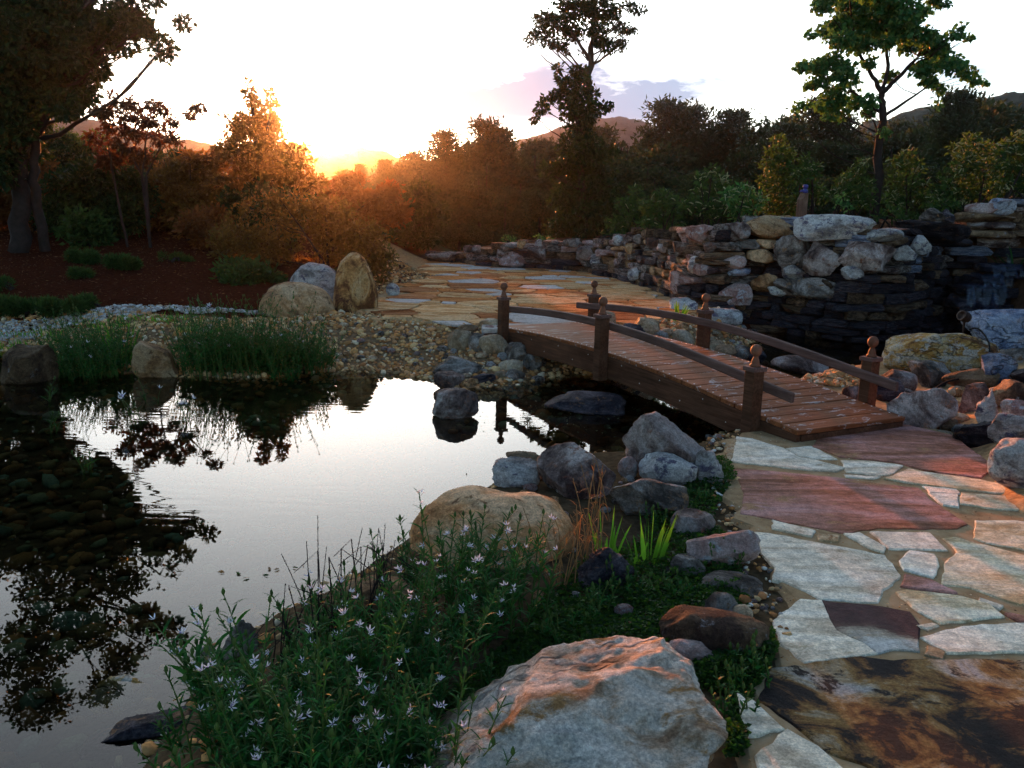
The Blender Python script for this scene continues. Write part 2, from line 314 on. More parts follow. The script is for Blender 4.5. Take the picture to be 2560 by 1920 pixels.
def H(x, y):
    x = np.asarray(x, float); y = np.asarray(y, float); i = np.clip(np.searchsorted(xs, x) - 1, 0, nx - 2); j = np.clip(np.searchsorted(ys, y) - 1, 0, ny - 2)
    u = np.clip((x - xs[i]) / (xs[i + 1] - xs[i]), 0, 1); v = np.clip((y - ys[j]) / (ys[j + 1] - ys[j]), 0, 1)
    return GZ[j, i] * (1 - u) * (1 - v) + GZ[j, i + 1] * u * (1 - v) + GZ[j + 1, i] * (1 - u) * v + GZ[j + 1, i + 1] * u * v
gx, gy, gz = GX.ravel(), GY.ravel(), GZ.ravel()
col = np.tile(np.array([.05, .014, .007]), (len(gx), 1))            # bark mulch
def lay(mask, c): global col; mask = np.clip(mask, 0, 1)[:, None]; col = col * (1 - mask) + np.array(c) * mask
dp, _ = segdist(gx, gy, POND); inP = inpoly(gx, gy, POND); inZ = inpoly(gx, gy, PLAZA); dz_, _ = segdist(gx, gy, PLAZA)
lay((gx > -1.3) * (gy < 9.8) * 1., (.075, .05, .028))                 # soil by the near bank
lay(sstep(0, .4, gx - (.66 + .28 * (gy - 2))) * (gy < 9) * (gx > 0), (.36, .22, .11))      # sandy bed of the path
lay(((gy > 7.3) & (gx < 2.9) & (gy < 12.5) & (gx > -7) & ((gx > -2.4) | (gy < 9.95 + .16 * (gx + 3.2)))) * sstep(1.9, 1.5, dp), (.2, .12, .065))           # gravel bank
lay(np.where(inZ, 1, sstep(.15, 0, dz_)), (.42, .22, .1))
lay(inP * 1., (.05, .035, .02)); lay(inpoly(gx, gy, MOUND) * 1., (.09, .045, .025)); lay(sstep(22, 26, gy), (.03, .04, .015))
M['ground'] = attrmat('ground_soil', .9, 22, .6, .45)
tag(obj('ground', np_mesh('ground', np.stack([gx, gy, gz], -1), quads, None, M['ground'], True, None, col)), kind='structure')
# ------------------------------------------------------------------ water
mt, n, out = newmat('pond_water'); v = coords(n, (.8, 3.4, 1), rand=False)
f = noise(n, v, 4.0, 1.5, .4, .2); v2 = coords(n, (1, 1, 1), rand=False); f2 = noise(n, v2, .55, 2, .5)
rr = ramp(n, [(0,) * 3, (1,) * 3], [.5, .68]); n.links.new(f2, rr.inputs[0]); ml = N(n, 'ShaderNodeMath', operation='MULTIPLY'); n.links.new(f, ml.inputs[0]); n.links.new(rr.outputs[0], ml.inputs[1])
bp = N(n, 'ShaderNodeBump'); bp.inputs['Strength'].default_value = .04; bp.inputs['Distance'].default_value = .03; n.links.new(ml.outputs[0], bp.inputs['Height'])
fr = N(n, 'ShaderNodeFresnel'); fr.inputs['IOR'].default_value = 1.33; n.links.new(bp.outputs[0], fr.inputs['Normal'])
gl = N(n, 'ShaderNodeBsdfGlossy'); gl.inputs['Roughness'].default_value = 0.0; n.links.new(bp.outputs[0], gl.inputs['Normal'])
tr = N(n, 'ShaderNodeBsdfTransparent'); tr.inputs[0].default_value = (.8, .76, .58, 1)
mx = N(n, 'ShaderNodeMixShader'); n.links.new(fr.outputs[0], mx.inputs[0]); n.links.new(tr.outputs[0], mx.inputs[1]); n.links.new(gl.outputs[0], mx.inputs[2]); n.links.new(mx.outputs[0], out.inputs[0])
M['water'] = mt
me = pyd('pond_water', [(-11, -3, WZ), (8.2, -3, WZ), (8.2, 13.2, WZ), (-11, 13.2, WZ)], [(0, 1, 2, 3)], M['water'])
tag(obj('pond_water', me), kind='structure')
# ------------------------------------------------------------------ hills
def hill(name, crest, D, depth, seed, cols, amp=.8, fq=.22):
    px = np.array([c[0] for c in crest], float); py = np.array([c[1] for c in crest], float)
    u = np.linspace(px[0], px[-1], 260); cy_ = np.interp(u, px, py)
    top = np.array([at(a, b, D) for a, b in zip(u, cy_)])
    vv = np.concatenate([np.linspace(0, 1, 26), np.linspace(1.08, 2, 6)]); Vs = []
    for v_ in vv:
        p = top.copy(); k = sstep(0, 1, v_) if v_ <= 1 else 1 - sstep(1, 2, v_)
        if v_ > 1: k = float(1 - (v_ - 1) ** 1.3)
        p[:, 1] = D + (v_ - 1) * depth; p[:, 0] = top[:, 0] * (p[:, 1] / D) ** .35; p[:, 2] = -14 + (top[:, 2] + 14) * k
        p[:, 2] += amp * (np.abs(fbm(np.stack([p[:, 0] * fq, p[:, 1] * fq, p[:, 1] * 0], -1), seed, 4, .6)) - .5); Vs.append(p)
    nu, nv = len(u), len(vv); V = np.concatenate(Vs); i2 = np.arange(nu * nv).reshape(nv, nu)
    q = np.stack([i2[:-1, :-1], i2[:-1, 1:], i2[1:, 1:], i2[1:, :-1]], -1).reshape(-1, 4)
    mt, n, out = newmat(name + '_forest'); f = noise(n, coords(n, rand=False), .25, 6, .7); c = ramp(n, cols, [.35, .65]); n.links.new(f, c.inputs[0]); principled(n, out, c.outputs[0], .95, .05, f, .8, 3)
    return tag(obj(name, np_mesh(name, V, q, None, mt, True)), kind='structure')
hill('hill', [(-420, 60), (-150, 95), (40, 112), (110, 122), (170, 137), (230, 147), (290, 158), (340, 172), (420, 195)], 165, 65, 3, [(.012, .026, .032), (.03, .052, .058)])  # blue of the distant air is put into the first three hills' forest colour
hill('hill', [(150, 190), (240, 165), (290, 146), (330, 141), (355, 145), (385, 153), (410, 160), (470, 166), (560, 175)], 215, 75, 9, [(.012, .026, .032), (.03, .052, .058)])
hill('hill', [(420, 170), (470, 158), (520, 140), (560, 128), (590, 119), (615, 117), (640, 121), (665, 133), (720, 150), (800, 160)], 330, 100, 21, [(.012, .026, .032), (.03, .052, .058)], .7)
hill('hill', [(760, 170), (820, 145), (870, 122), (930, 108), (985, 98), (1030, 92), (1150, 84), (1300, 82), (1500, 95)], 135, 50, 33, [(.01, .02, .014), (.03, .045, .03)], .9)
# ================================================================== stones
_ico = {}
def ico(l):
    if l not in _ico:
        b = bmesh.new(); bmesh.ops.create_icosphere(b, subdivisions=l, radius=1); b.verts.ensure_lookup_table()
        _ico[l] = (np.array([v.co[:] for v in b.verts]), np.array([[v.index for v in f.verts] for f in b.faces])); b.free()
    return _ico[l]
def rock_mesh(name, dims, seed, style='angular', lev=5, mat=None, lean=0.):
    V, T = ico(lev); p = V.copy(); rg = np.random.RandomState(seed)
    if style == 'angular': box, k, o0, o1, a1, a2 = .72, 15, .5, .82, .045, .03
    elif style == 'slab': box, k, o0, o1, a1, a2 = .55, 9, .66, .92, .07, .045
    elif style == 'egg': box, k, o0, o1, a1, a2 = .95, 0, 1, 1, .07, .015
    elif style == 'stand': box, k, o0, o1, a1, a2 = 1., 0, 1, 1, .05, .015
    elif style == 'peak': box, k, o0, o1, a1, a2 = .9, 7, .6, .85, .1, .05
    else: box, k, o0, o1, a1, a2 = .85, 6, .72, .92, .09, .02
    p = np.sign(p) * np.abs(p) ** box
    for _ in range(k):
        n_ = rg.normal(size=3); n_ /= np.linalg.norm(n_); off = rg.uniform(o0, o1); dd = p @ n_ - off; p -= np.where(dd > 0, dd, 0)[:, None] * n_ * (.93 if style in ('round', 'stand', 'egg') else 1.0)
    if style in ('peak', 'stand'):
        tz = (p[:, 2] + 1) / 2; s_ = 1 - (.78 if style == 'peak' else .26) * np.clip(tz, 0, 1) ** (1.0 if style == 'peak' else 1.3); p[:, 0] *= s_; p[:, 1] *= s_
    nrm = p / (np.linalg.norm(p, axis=1)[:, None] + 1e-9); off = rg.uniform(0, 50, 3)
    asp = np.array(dims) / max(dims)
    p = p + nrm * (a1 * fbm(p * asp * 2.0 + off, seed, 3) + a2 * fbm(p * asp * 7 + off, seed + 5, 3, .6))[:, None]
    if style in ('angular', 'slab', 'peak'):          # ledges
        p = p + nrm * (np.abs(vnoise(p * asp * np.array([2.5, 2.5, 9]) + off, seed + 9)) * a2 * 1.2)[:, None]
    lo, hi = p.min(0), p.max(0); p = (p - lo) / (hi - lo) * 2 - 1
    p[:, 0] += lean * (p[:, 2] + 1)
    p *= np.array(dims) / 2; p[:, 2] += dims[2] / 2
    return np_mesh(name, p, None, T, mat, True)
def rock(label, box, mat, style='angular', dep=.8, seed=None, name='boulder', cat='boulder', group=None, z=None, Y=None, hmul=1., lev=5, parent=None, lean=0., sink=.22, yaw=0.):
    l, r, t, b = box; px = (l + r) / 2
    if Y is not None: g = at(px, b, Y)
    elif z is not None: g = atz(px, b, z)
    else: g = G(px, b)
    dist = float(np.dot(g - np.array([0, 0, EYE]), np.array([0, cp, -sp])))
    w = (r - l) * dist / F_PX; d = w * dep; ext = (b - t) * dist / F_PX
    a = math.atan2(EYE - g[2], math.hypot(g[0], g[1]))
    h = max(ext * .42, (ext - .5 * d * math.sin(max(a, 0))) / math.cos(a)) * hmul
    az = math.atan2(g[0], g[1]); c = g[:2] + np.array([math.sin(az), math.cos(az)]) * d * .42
    sd = seed if seed is not None else int(l * 7 + t * 13)
    full = h * (1 + sink)
    me = rock_mesh(name, (w, d, full), sd, style, lev, M[mat] if isinstance(mat, str) else mat, lean)
    o = obj(name, me, parent, (c[0], c[1], g[2] - full + h), -az + yaw)
    if parent is None: tag(o, label, cat, group)
    return o
# ---------------- boulders on the near bank and in the pond
BOULDERS = [
 ('smooth rounded tan boulder at the pond edge behind the white flowers', (403, 581, 486, 566), 'tanlight', 'egg', .75, 6, 1),
 ('smaller half hidden tan boulder low among the flower stems', (330, 420, 578, 622), 'tan', 'round', .7, 8, 1),
 ('dark mottled grey boulder at the water beside the pale flat slab', (534, 616, 444, 498), 'lilac', 'angular', .7, 9, 1),
 ('pale blue flat slab sloping into the pond by dark mottled boulder', (491, 540, 457, 487), 'white', 'slab', .8, 10, 1),
 ('thin brown slab behind the pale blue flat slab', (505, 540, 450, 465), 'brown', 'slab', .8, 12, 1),
 ('large dark boulder with reddish and white top beside the bridge side', (619, 706, 411, 478), 'lilac', 'angular', .7, 15, 1),
 ('small rounded pink stone at left foot of the large dark boulder', (617, 637, 456, 478), 'pink', 'round', .8, 16, 1),
 ('pale speckled rounded boulder in front of the large dark boulder', (637, 697, 452, 485), 'white', 'round', .7, 18, 1),
 ('mottled green and grey boulder under the pale speckled boulder', (608, 688, 474, 520), 'grey', 'angular', .7, 19, 1),
 ('white slab leaning between clover and the path edge', (694, 723, 450, 484), 'white', 'slab', .6, 20, 1),
 ('dull mauve flat-topped stone between green blades and path', (669, 714, 510, 540), 'lilac', 'round', .8, 21, 1),
 ('reddish brown rough stone beside the sandy path edge', (684, 758, 529, 572), 'pink', 'angular', .7, 22, 1),
 ('dark blue pyramid shaped stone beside the dry brown stalks', (574, 634, 545, 592), 'slate', 'peak', .8, 23, 1),
 ('flat grey stone half covered by clover near small white pebbles', (700, 762, 574, 598), 'grey', 'round', .8, 25, 1),
 ('broad low grey stone at the top of the clover patch', (664, 705, 556, 580), 'grey', 'slab', .7, 26, 1),
 ('grey rounded stone beside a smaller round stone near the path', (703, 738, 593, 622), 'grey', 'round', .8, 27, 1),
 ('small round grey stone in front of the path pebbles', (730, 752, 605, 624), 'cobble', 'egg', .9, 28, 1),
 ('saddle shaped brown stone beside the huge pale boulder', (655, 767, 612, 660), 'brown', 'round', .6, 31, 1),
 ('pinkish white rounded stone tucked behind the huge pale boulder', (665, 720, 642, 672), 'pink', 'round', .7, 32, 1),
 ('small white oval stone under the smooth tan boulder', (511, 531, 548, 563), 'white', 'egg', .8, 33, 1),
 ('wedge of grey stone rising from the water beside white flowers', (222, 264, 620, 660), 'grey', 'peak', .7, 34, 1),
 ('small crusted stone at the waterline left of grey wedge', (196, 220, 648, 668), 'grey', 'angular', .8, 35, 1),
 ('tall grey purple rock standing alone in the pond', (432, 479, 391, 419), 'lilac', 'round', .8, 37, 1.15),
 ('wide flat dark rock in the water under the bridge', (543, 627, 392, 414), 'slate', 'slab', .6, 38, 1),
 ('pale layered flat rock at the shore beside the cobbles', (432, 483, 356, 376), 'grey', 'slab', .8, 39, 1),
 ('purple flat rock stepping into the pond below the layered rock', (433, 465, 371, 389), 'lilac', 'slab', .8, 40, 1),
 ('thin dark slab at the waterline right of purple flat rock', (469, 496, 373, 384), 'slate', 'slab', .8, 41, 1),
 ('tall pointed brown standing stone at the corner of plaza', (334, 380, 252, 312), 'standing', 'stand', .8, 42, 1),
 ('low wide domed brown boulder left of the standing stone', (259, 336, 281, 316), 'tan', 'egg', .7, 43, 1),
 ('pale boulder behind the domed brown boulder and standing stone', (288, 342, 262, 302), 'white', 'egg', .7, 44, 1),
 ('small pale cube of stone right of the standing stone', (386, 400, 283, 296), 'white', 'round', .8, 45, 1),
 ('grey sloping rock at the left end of the far bank', (4, 58, 343, 384), 'brown', 'angular', .8, 46, 1),
 ('tan mottled rock standing between the green plants on far bank', (134, 178, 339, 378), 'tan', 'angular', .7, 47, 1),
 # right bank
 ('big yellow and white banded boulder beside the bridge', (882, 990, 329, 380), 'yellow', 'round', .6, 51, 1),
 ('large pale blue boulder above the yellow boulder', (960, 1062, 306, 350), 'blue', 'angular', .6, 52, 1),
 ('blue grey block right of the yellow boulder', (979, 1013, 353, 386), 'blue', 'angular', .8, 53, 1),
 ('lilac flat-topped boulder behind the near bridge post', (873, 915, 368, 392), 'lilac', 'round', .8, 54, 1),
 ('pale grey wedge leaning on the foot of the yellow boulder', (907, 948, 359, 388), 'grey', 'angular', .8, 55, 1),
 ('big mauve boulder at the near right corner of bridge', (886, 952, 384, 430), 'lilac', 'angular', .7, 56, 1),
 ('dark rounded rock behind the end of right handrail', (870, 902, 376, 402), 'slate', 'round', .8, 57, 1),
 ('long brown rock lying below the blue grey block', (942, 994, 367, 394), 'brown', 'angular', .7, 58, 1),
 ('grey angular rock right of the big mauve boulder', (960, 992, 381, 412), 'lilac', 'angular', .8, 59, 1),
 ('upright pale rock with an orange edge right of big mauve boulder', (974, 997, 387, 424), 'white', 'peak', .8, 60, 1),
 ('brown layered rock at the right edge above upright pale rock', (990, 1036, 380, 406), 'brown', 'slab', .7, 61, 1),
 ('reddish rock at the right edge below the brown layered rock', (1000, 1036, 399, 422), 'pink', 'angular', .8, 62, 1),
 ('white and purple boulder at the right edge of the path', (988, 1040, 412, 450), 'white', 'angular', .7, 63, 1),
 ('rounded boulder with a white cap at right end of the path', (988, 1060, 436, 490), 'white', 'round', .7, 64, 1),
 ('rough blue and brown slab edging the pink paving', (953, 992, 419, 448), 'slate', 'slab', .7, 65, 1),
 ('flat orange brown stone on the pink paving edge', (924, 956, 416, 431), 'brown', 'round', .8, 66, 1),
 ('small yellow block at the right edge below blue boulder', (1006, 1040, 334, 348), 'yellow', 'slab', .6, 67, 1),
 ('small grey block under the small yellow block', (1000, 1022, 346, 362), 'grey', 'angular', .8, 68, 1),
 ('dark grey block at right edge beside the blue grey block', (1010, 1040, 368, 386), 'slate', 'angular', .8, 69, 1),
 ('pale rock lying in the stream behind the bridge deck', (770, 827, 355, 374), 'lilac', 'round', .7, 70, 1),
 ('small lilac rock beside the near right post of bridge', (841, 862, 385, 404), 'lilac', 'round', .8, 71, 1),
 # stones by the far end of the bridge
 ('wide brown cobble at the left of the far bridge foot', (447, 473, 329, 352), 'cobble', 'round', .8, 81, 1),
 ('biggest tan cobble beside the far bridge post', (477, 510, 334, 357), 'cobble', 'round', .8, 82, 1),
 ('grey upright cobble left of the biggest tan cobble', (468, 487, 332, 352), 'grey', 'round', .8, 83, 1),
 ('pale leaning rock under the left side of bridge', (504, 527, 341, 363), 'grey', 'angular', .8, 84, 1),
 ('dark grey cobble in the shade below the bridge side', (522, 543, 353, 371), 'grey', 'round', .8, 85, 1),
 ('greenish cobble under the pale leaning rock', (498, 523, 359, 374), 'cobble', 'round', .8, 86, 1),
 ('grey cobble at the waterline below greenish cobble', (505, 525, 369, 381), 'grey', 'round', .8, 87, 1),
 ('flat brown cobble at plaza edge left of far post', (457, 479, 324, 334), 'cobble', 'round', .8, 88, 1),
 ('tan cobble on plaza edge beside the far post', (479, 501, 318, 329), 'cobble', 'round', .8, 89, 1),
 ('small pinkish block under the end of bridge deck', (482, 497, 325, 337), 'pink', 'round', .8, 90, 1),
 # between bridge and wall
 ('round tan cobble behind the far right post', (593, 616, 310, 326), 'cobble', 'round', .8, 91, 1),
 ('brown rounded cobble on plaza edge behind the bridge rail', (633, 660, 317, 334), 'cobble', 'round', .8, 92, 1),
 ('long dark blue slab behind the bridge deck', (622, 646, 323, 333), 'slate', 'slab', .6, 93, 1),
 ('large tan cobble behind the middle right post', (668, 694, 329, 350), 'cobble', 'round', .8, 94, 1),
 ('grey cobble between brown cobble and middle right post', (650, 668, 330, 343), 'grey', 'round', .8, 95, 1),
 ('pale cobble touching the bridge deck edge', (662, 680, 339, 352), 'cobble', 'round', .8, 96, 1),
 ('flat brown cobble right of the middle right post', (706, 727, 340, 354), 'cobble', 'round', .8, 97, 1),
 ('dark round cobble near the stream right of middle post', (730, 751, 345, 360), 'grey', 'egg', .9, 98, 1),
 ('low brown cobble between two others by the stream', (714, 736, 344, 360), 'cobble', 'round', .8, 99, 1),
 ('dark cobble at the stream edge below the wall', (748, 766, 350, 362), 'slate', 'round', .8, 100, 1),
 ('pink tall rock leaning at the corner of stone wall', (668, 702, 270, 301), 'pink', 'angular', .6, 101, 1),
 ('white blocky stone at the foot of pink rock', (668, 698, 297, 312), 'white', 'slab', .7, 102, 1),
 ('long pale stone lying before the wall behind the bridge', (700, 742, 308, 324), 'white', 'slab', .6, 103, 1),
 ('wide wedge stone with a blue end at the wall foot', (719, 775, 301, 319), 'grey', 'peak', .6, 104, 1),
]
for lb, bx, mt_, st_, dp_, sd_, hm_ in BOULDERS:
    kw = {}
    if 'in the water under' in lb or 'alone in the pond' in lb: kw = dict(z=WZ)
    if st_ == 'egg' and hm_ == 1 and 'boulder' in lb: kw = dict(sink=.75)
    if st_ == 'stand': kw = dict(sink=.55)
    rock(lb, bx, mt_, st_, dp_, sd_, hmul=hm_, lev=6 if 'tan boulder' in lb else 5, lean=-.06 if st_ == 'stand' else 0, **kw)
p = atz(598, 634, .24); me = rock_mesh('boulder', (.90, .95, .52), 11, 'slab', 7, M['front'])
o = obj('boulder', me, None, (p[0] - .14, p[1] - .41, -.225), .12); o.rotation_euler = (R(4), R(-3), .12); tag(o, 'huge pale boulder with rusty stains in the front of the picture', 'boulder')
# a long dark slab and a mossy stone awash in the pond
p = atz(146, 722, WZ); me = rock_mesh('boulder', (.40, .19, .16), 111, 'slab', 5, M['slate'])
o = obj('boulder', me, None, (p[0], p[1], WZ - .125), .35); tag(o, 'long dark blue slab awash in the pond at lower left', 'boulder')
p = atz(125, 682, WZ); me = rock_mesh('boulder', (.26, .16, .2), 112, 'slab', 5, M['yellow'])
o = obj('boulder', me, None, (p[0], p[1], WZ - .19), .1); tag(o, 'mossy stone just breaking the water above the dark slab', 'boulder')
p = atz(70, 580, WZ - .1); me = rock_mesh('boulder', (.17, .12, .1), 113, 'round', 4, stone('green_stone', [(.12, .22, .17), (.3, .42, .34)], [.3, .7], 4))
o = obj('boulder', me, None, (p[0], p[1], Hs(p[0], p[1])), .3); tag(o, 'blue green stone under the water at the left', 'boulder')

# ================================================================== paving
def jag(poly, step, amp, rg):
    out = []; n_ = len(poly)
    for i in range(n_):
        a = np.array(poly[i], float); b = np.array(poly[(i + 1) % n_], float); L_ = np.linalg.norm(b - a)
        k = max(1, int(L_ / step)); nn = np.array([b[1] - a[1], a[0] - b[0]]) / (L_ + 1e-9)
        for j in range(k):
            q = a + (b - a) * j / k
            if j: q = q + nn * rg.normal() * amp
            out.append(q)
    return out
def flag_mesh(poly, th=.045, inset=.010, mat=None, step=.1, amp=.006, seed=0, skirt=.05):
    rg = np.random.RandomState(seed); P_ = np.array(jag(poly, step, amp, rg))
    area = 0.5 * np.sum(P_[:, 0] * np.roll(P_[:, 1], -1) - np.roll(P_[:, 0], -1) * P_[:, 1])
    if area < 0: P_ = P_[::-1]
    c = P_.mean(0); P_ = P_ - c; n_ = len(P_)
    e = np.roll(P_, -1, 0) - np.roll(P_, 1, 0); nn = np.stack([-e[:, 1], e[:, 0]], -1); nn /= np.linalg.norm(nn, axis=1)[:, None] + 1e-9
    In = P_ + nn * inset * rg.uniform(.5, 1.4, (n_, 1))
    V = [(*q, -skirt) for q in P_] + [(*q, th - inset * .8 + rg.normal() * .001) for q in P_] + [(*q, th) for q in In]
    Fc = []
    for i in range(n_):
        j = (i + 1) % n_; Fc += [(i, j, n_ + j, n_ + i), (n_ + i, n_ + j, 2 * n_ + j, 2 * n_ + i)]
    Fc.append(tuple(range(2 * n_, 3 * n_)))
    return pyd('flagstone', V, Fc, mat), c
M['f_pale'] = stone('flag_pale', [(.6, .47, .33), (.84, .72, .55), (.9, .81, .67)], [.3, .5, .7], 1.6, (1, 3.5, 1), (0, 0, .15), spots=(.46, .36, .22), spot_amt=.64, spot_scale=4, bump=.22, vary=.08, rough=.55)
M['f_cream'] = stone('flag_cream', [(.54, .37, .19), (.74, .6, .39), (.8, .71, .54)], [.3, .5, .7], 1.6, (1, 4, 1), (0, 0, -.1), spots=(.42, .25, .1), spot_amt=.63, spot_scale=3, bump=.25, vary=.1, rough=.6)
M['f_pink'] = stone('flag_pink', [(.24, .09, .045), (.46, .2, .15), (.56, .3, .27)], [.3, .52, .72], 1.4, (1, 4, 1), (0, 0, .12), spots=(.38, .2, .09), spot_amt=.6, spot_scale=2, bump=.35, vary=.08, rough=.6)
M['f_tan'] = stone('flag_tan', [(.3, .17, .08), (.46, .3, .16), (.52, .4, .27)], [.3, .5, .7], 2, spots=(.3, .14, .06), spot_amt=.6, bump=.3, vary=.2)
M['f_gold'] = stone('flag_gold', [(.012, .008, .01), (.03, .018, .014), (.22, .095, .028), (.42, .23, .07), (.55, .44, .3), (.58, .54, .5)], [.3, .40, .45, .55, .66, .75], 3.0, (1, 1.25, 1), (0, 0, .75), spots=(.02, .013, .012), spot_amt=.55, spot_scale=7, bump=.6, vary=0, rough=.75, spec=.15)
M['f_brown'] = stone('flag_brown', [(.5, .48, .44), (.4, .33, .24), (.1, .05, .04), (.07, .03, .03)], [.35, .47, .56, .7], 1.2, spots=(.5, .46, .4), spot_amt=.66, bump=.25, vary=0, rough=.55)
def q3(pts, grow=1.):
    Q_ = np.array([atz(680 + .2122 * a, 416 + .2122 * b, .03)[:2] for a, b in pts]); c = Q_.mean(0); r_ = np.linalg.norm(Q_ - c, axis=1, keepdims=True); return [tuple(q_) for q_ in c + (Q_ - c) * (1 + (grow - 1) / np.maximum(r_, .05))]
FL = [
 ('f_pale', [(270, 95), (345, 105), (490, 150), (555, 190), (640, 205), (775, 240), (730, 258), (600, 250), (245, 212), (265, 150)]),
 ('f_tan', [(215, 160), (262, 98), (260, 150), (240, 205), (222, 190)]),
 ('f_pale', [(505, 150), (620, 140), (735, 200), (640, 198), (560, 183)]),
 ('f_pink', [(628, 138), (700, 60), (1030, 30), (1090, 45), (1280, 90), (1480, 240), (1415, 288), (1150, 252), (1010, 213), (760, 190)]),
 ('f_pale', [(765, 207), (900, 212), (1045, 232), (1000, 265), (930, 278), (790, 260)]),
 ('f_pale', [(780, 272), (940, 284), (900, 293), (790, 284)]),
 ('f_cream', [(1085, 248), (1150, 262), (1410, 298), (1621, 345), (1700, 360), (1700, 382), (1600, 372), (1300, 340), (1120, 318), (970, 294)]),
 ('f_pink', [(230, 245), (260, 243), (420, 258), (760, 292), (960, 322), (1120, 337), (1160, 380), (1345, 505), (1300, 525), (1100, 525), (930, 520), (800, 545), (760, 545), (440, 480), (290, 455), (310, 360), (285, 300)]),
 ('f_pale', [(1150, 328), (1290, 337), (1315, 362), (1180, 357)]),
 ('f_pale', [(1175, 364), (1305, 370), (1310, 425), (1240, 415)]),
 ('f_cream', [(1335, 362), (1621, 382), (1700, 388), (1700, 445), (1500, 435), (1330, 412)]),
 ('f_cream', [(1395, 490), (1540, 490), (1700, 500), (1700, 650), (1600, 618), (1440, 590), (1390, 570)]),
 ('f_pale', [(440, 490), (630, 538), (615, 563), (445, 528)]),
 ('f_tan', [(650, 555), (745, 562), (740, 588), (660, 580)]),
 ('f_pale', [(780, 555), (850, 550), (960, 612), (955, 638), (900, 620)]),
 ('f_pale', [(905, 545), (1170, 550), (1250, 628), (990, 622)]),
 ('f_pale', [(1085, 634), (1195, 652), (1210, 700), (1190, 755), (1060, 720), (1045, 680)]),
 ('f_pale', [(355, 545), (420, 550), (960, 652), (1030, 745), (990, 790), (945, 815), (925, 870), (870, 870), (660, 855), (600, 820), (500, 775), (445, 765), (460, 710), (400, 650)]),
 ('f_cream', [(1240, 575), (1300, 570), (1621, 655), (1700, 665), (1700, 870), (1600, 880), (1500, 850), (1370, 800), (1240, 790), (1265, 680), (1310, 640)]),
 ('f_cream', [(1030, 830), (1080, 820), (1320, 850), (1450, 885), (1515, 940), (1230, 970), (1130, 915)]),
 ('f_pink', [(1065, 747), (1180, 772), (1295, 828), (1160, 812), (1050, 798)]),
 ('f_pale', [(1420, 857), (1515, 890), (1500, 905), (1415, 872)]),
 ('f_pink', [(1525, 920), (1621, 940), (1700, 950), (1700, 968), (1600, 962)]),
 ('f_pale', [(1145, 1040), (1340, 992), (1621, 975), (1700, 980), (1700, 1105), (1400, 1108), (1270, 1112)]),
 ('f_pale', [(1120, 985), (1180, 973), (1215, 985), (1170, 1000)]),
 ('f_tan', [(1170, 1080), (1250, 1100), (1235, 1138), (1160, 1118)]),
 ('f_pale', [(450, 960), (570, 860), (670, 868), (700, 930), (740, 1010), (860, 1060), (920, 1110), (590, 1150), (480, 1070)]),
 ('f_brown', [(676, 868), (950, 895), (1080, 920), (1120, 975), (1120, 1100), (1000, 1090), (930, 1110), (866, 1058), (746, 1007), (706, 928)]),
 ('f_gold', [(380, 1330), (440, 1185), (700, 1152), (850, 1130), (1000, 1152), (1350, 1140), (1700, 1150), (1800, 1720), (1100, 1720), (700, 1570), (590, 1480), (480, 1400)]),
 ('f_pale', [(275, 1310), (350, 1350), (485, 1470), (300, 1500)]),
 ('f_pale', [(370, 1600), (510, 1480), (650, 1560), (760, 1659), (830, 1750), (420, 1750)]),
]
# sandy joints: a thin sheet under the stones of the near path
pv = tag(obj('stone_path', None), kind='structure'); pv.empty_display_size = .1
JO = q3([(180, 100), (280, 70), (700, 20), (1040, 20), (1300, 80), (1500, 240), (1760, 340), (1850, 1760), (330, 1800), (240, 1480), (330, 1330), (430, 1160), (440, 1000), (500, 850), (420, 740), (340, 560), (230, 470), (210, 330), (180, 210)])
me, c = flag_mesh(JO, .022, .03, None, .12, .03, 3, .06)
mt, n, out = newmat('sandy_joint'); v = coords(n, rand=False); f = noise(n, v, 9, 8, .7); c_ = ramp(n, [(.2, .12, .06), (.36, .23, .12), (.42, .3, .18)], [.3, .5, .7]); n.links.new(f, c_.inputs[0]); f2 = noise(n, v, 140, 4, .7); principled(n, out, c_.outputs[0], .95, .03, f2, .5, .01); M['sand'] = mt
me.materials.clear(); me.materials.append(mt); me.name = 'joint_bed'
obj('joint_bed', me, pv, (c[0], c[1], 0))
for i, (mt_, pts) in enumerate(FL):
    me, c = flag_mesh(q3(pts, 1.011), .029 + rnd.uniform(-.002, .004), .006, M[mt_], .04, .0035, i, -.012)
    o = obj('flagstone', me, pv, (c[0], c[1], 0)); o.rotation_euler = (rnd.uniform(-.004, .004), rnd.uniform(-.004, .004), 0)
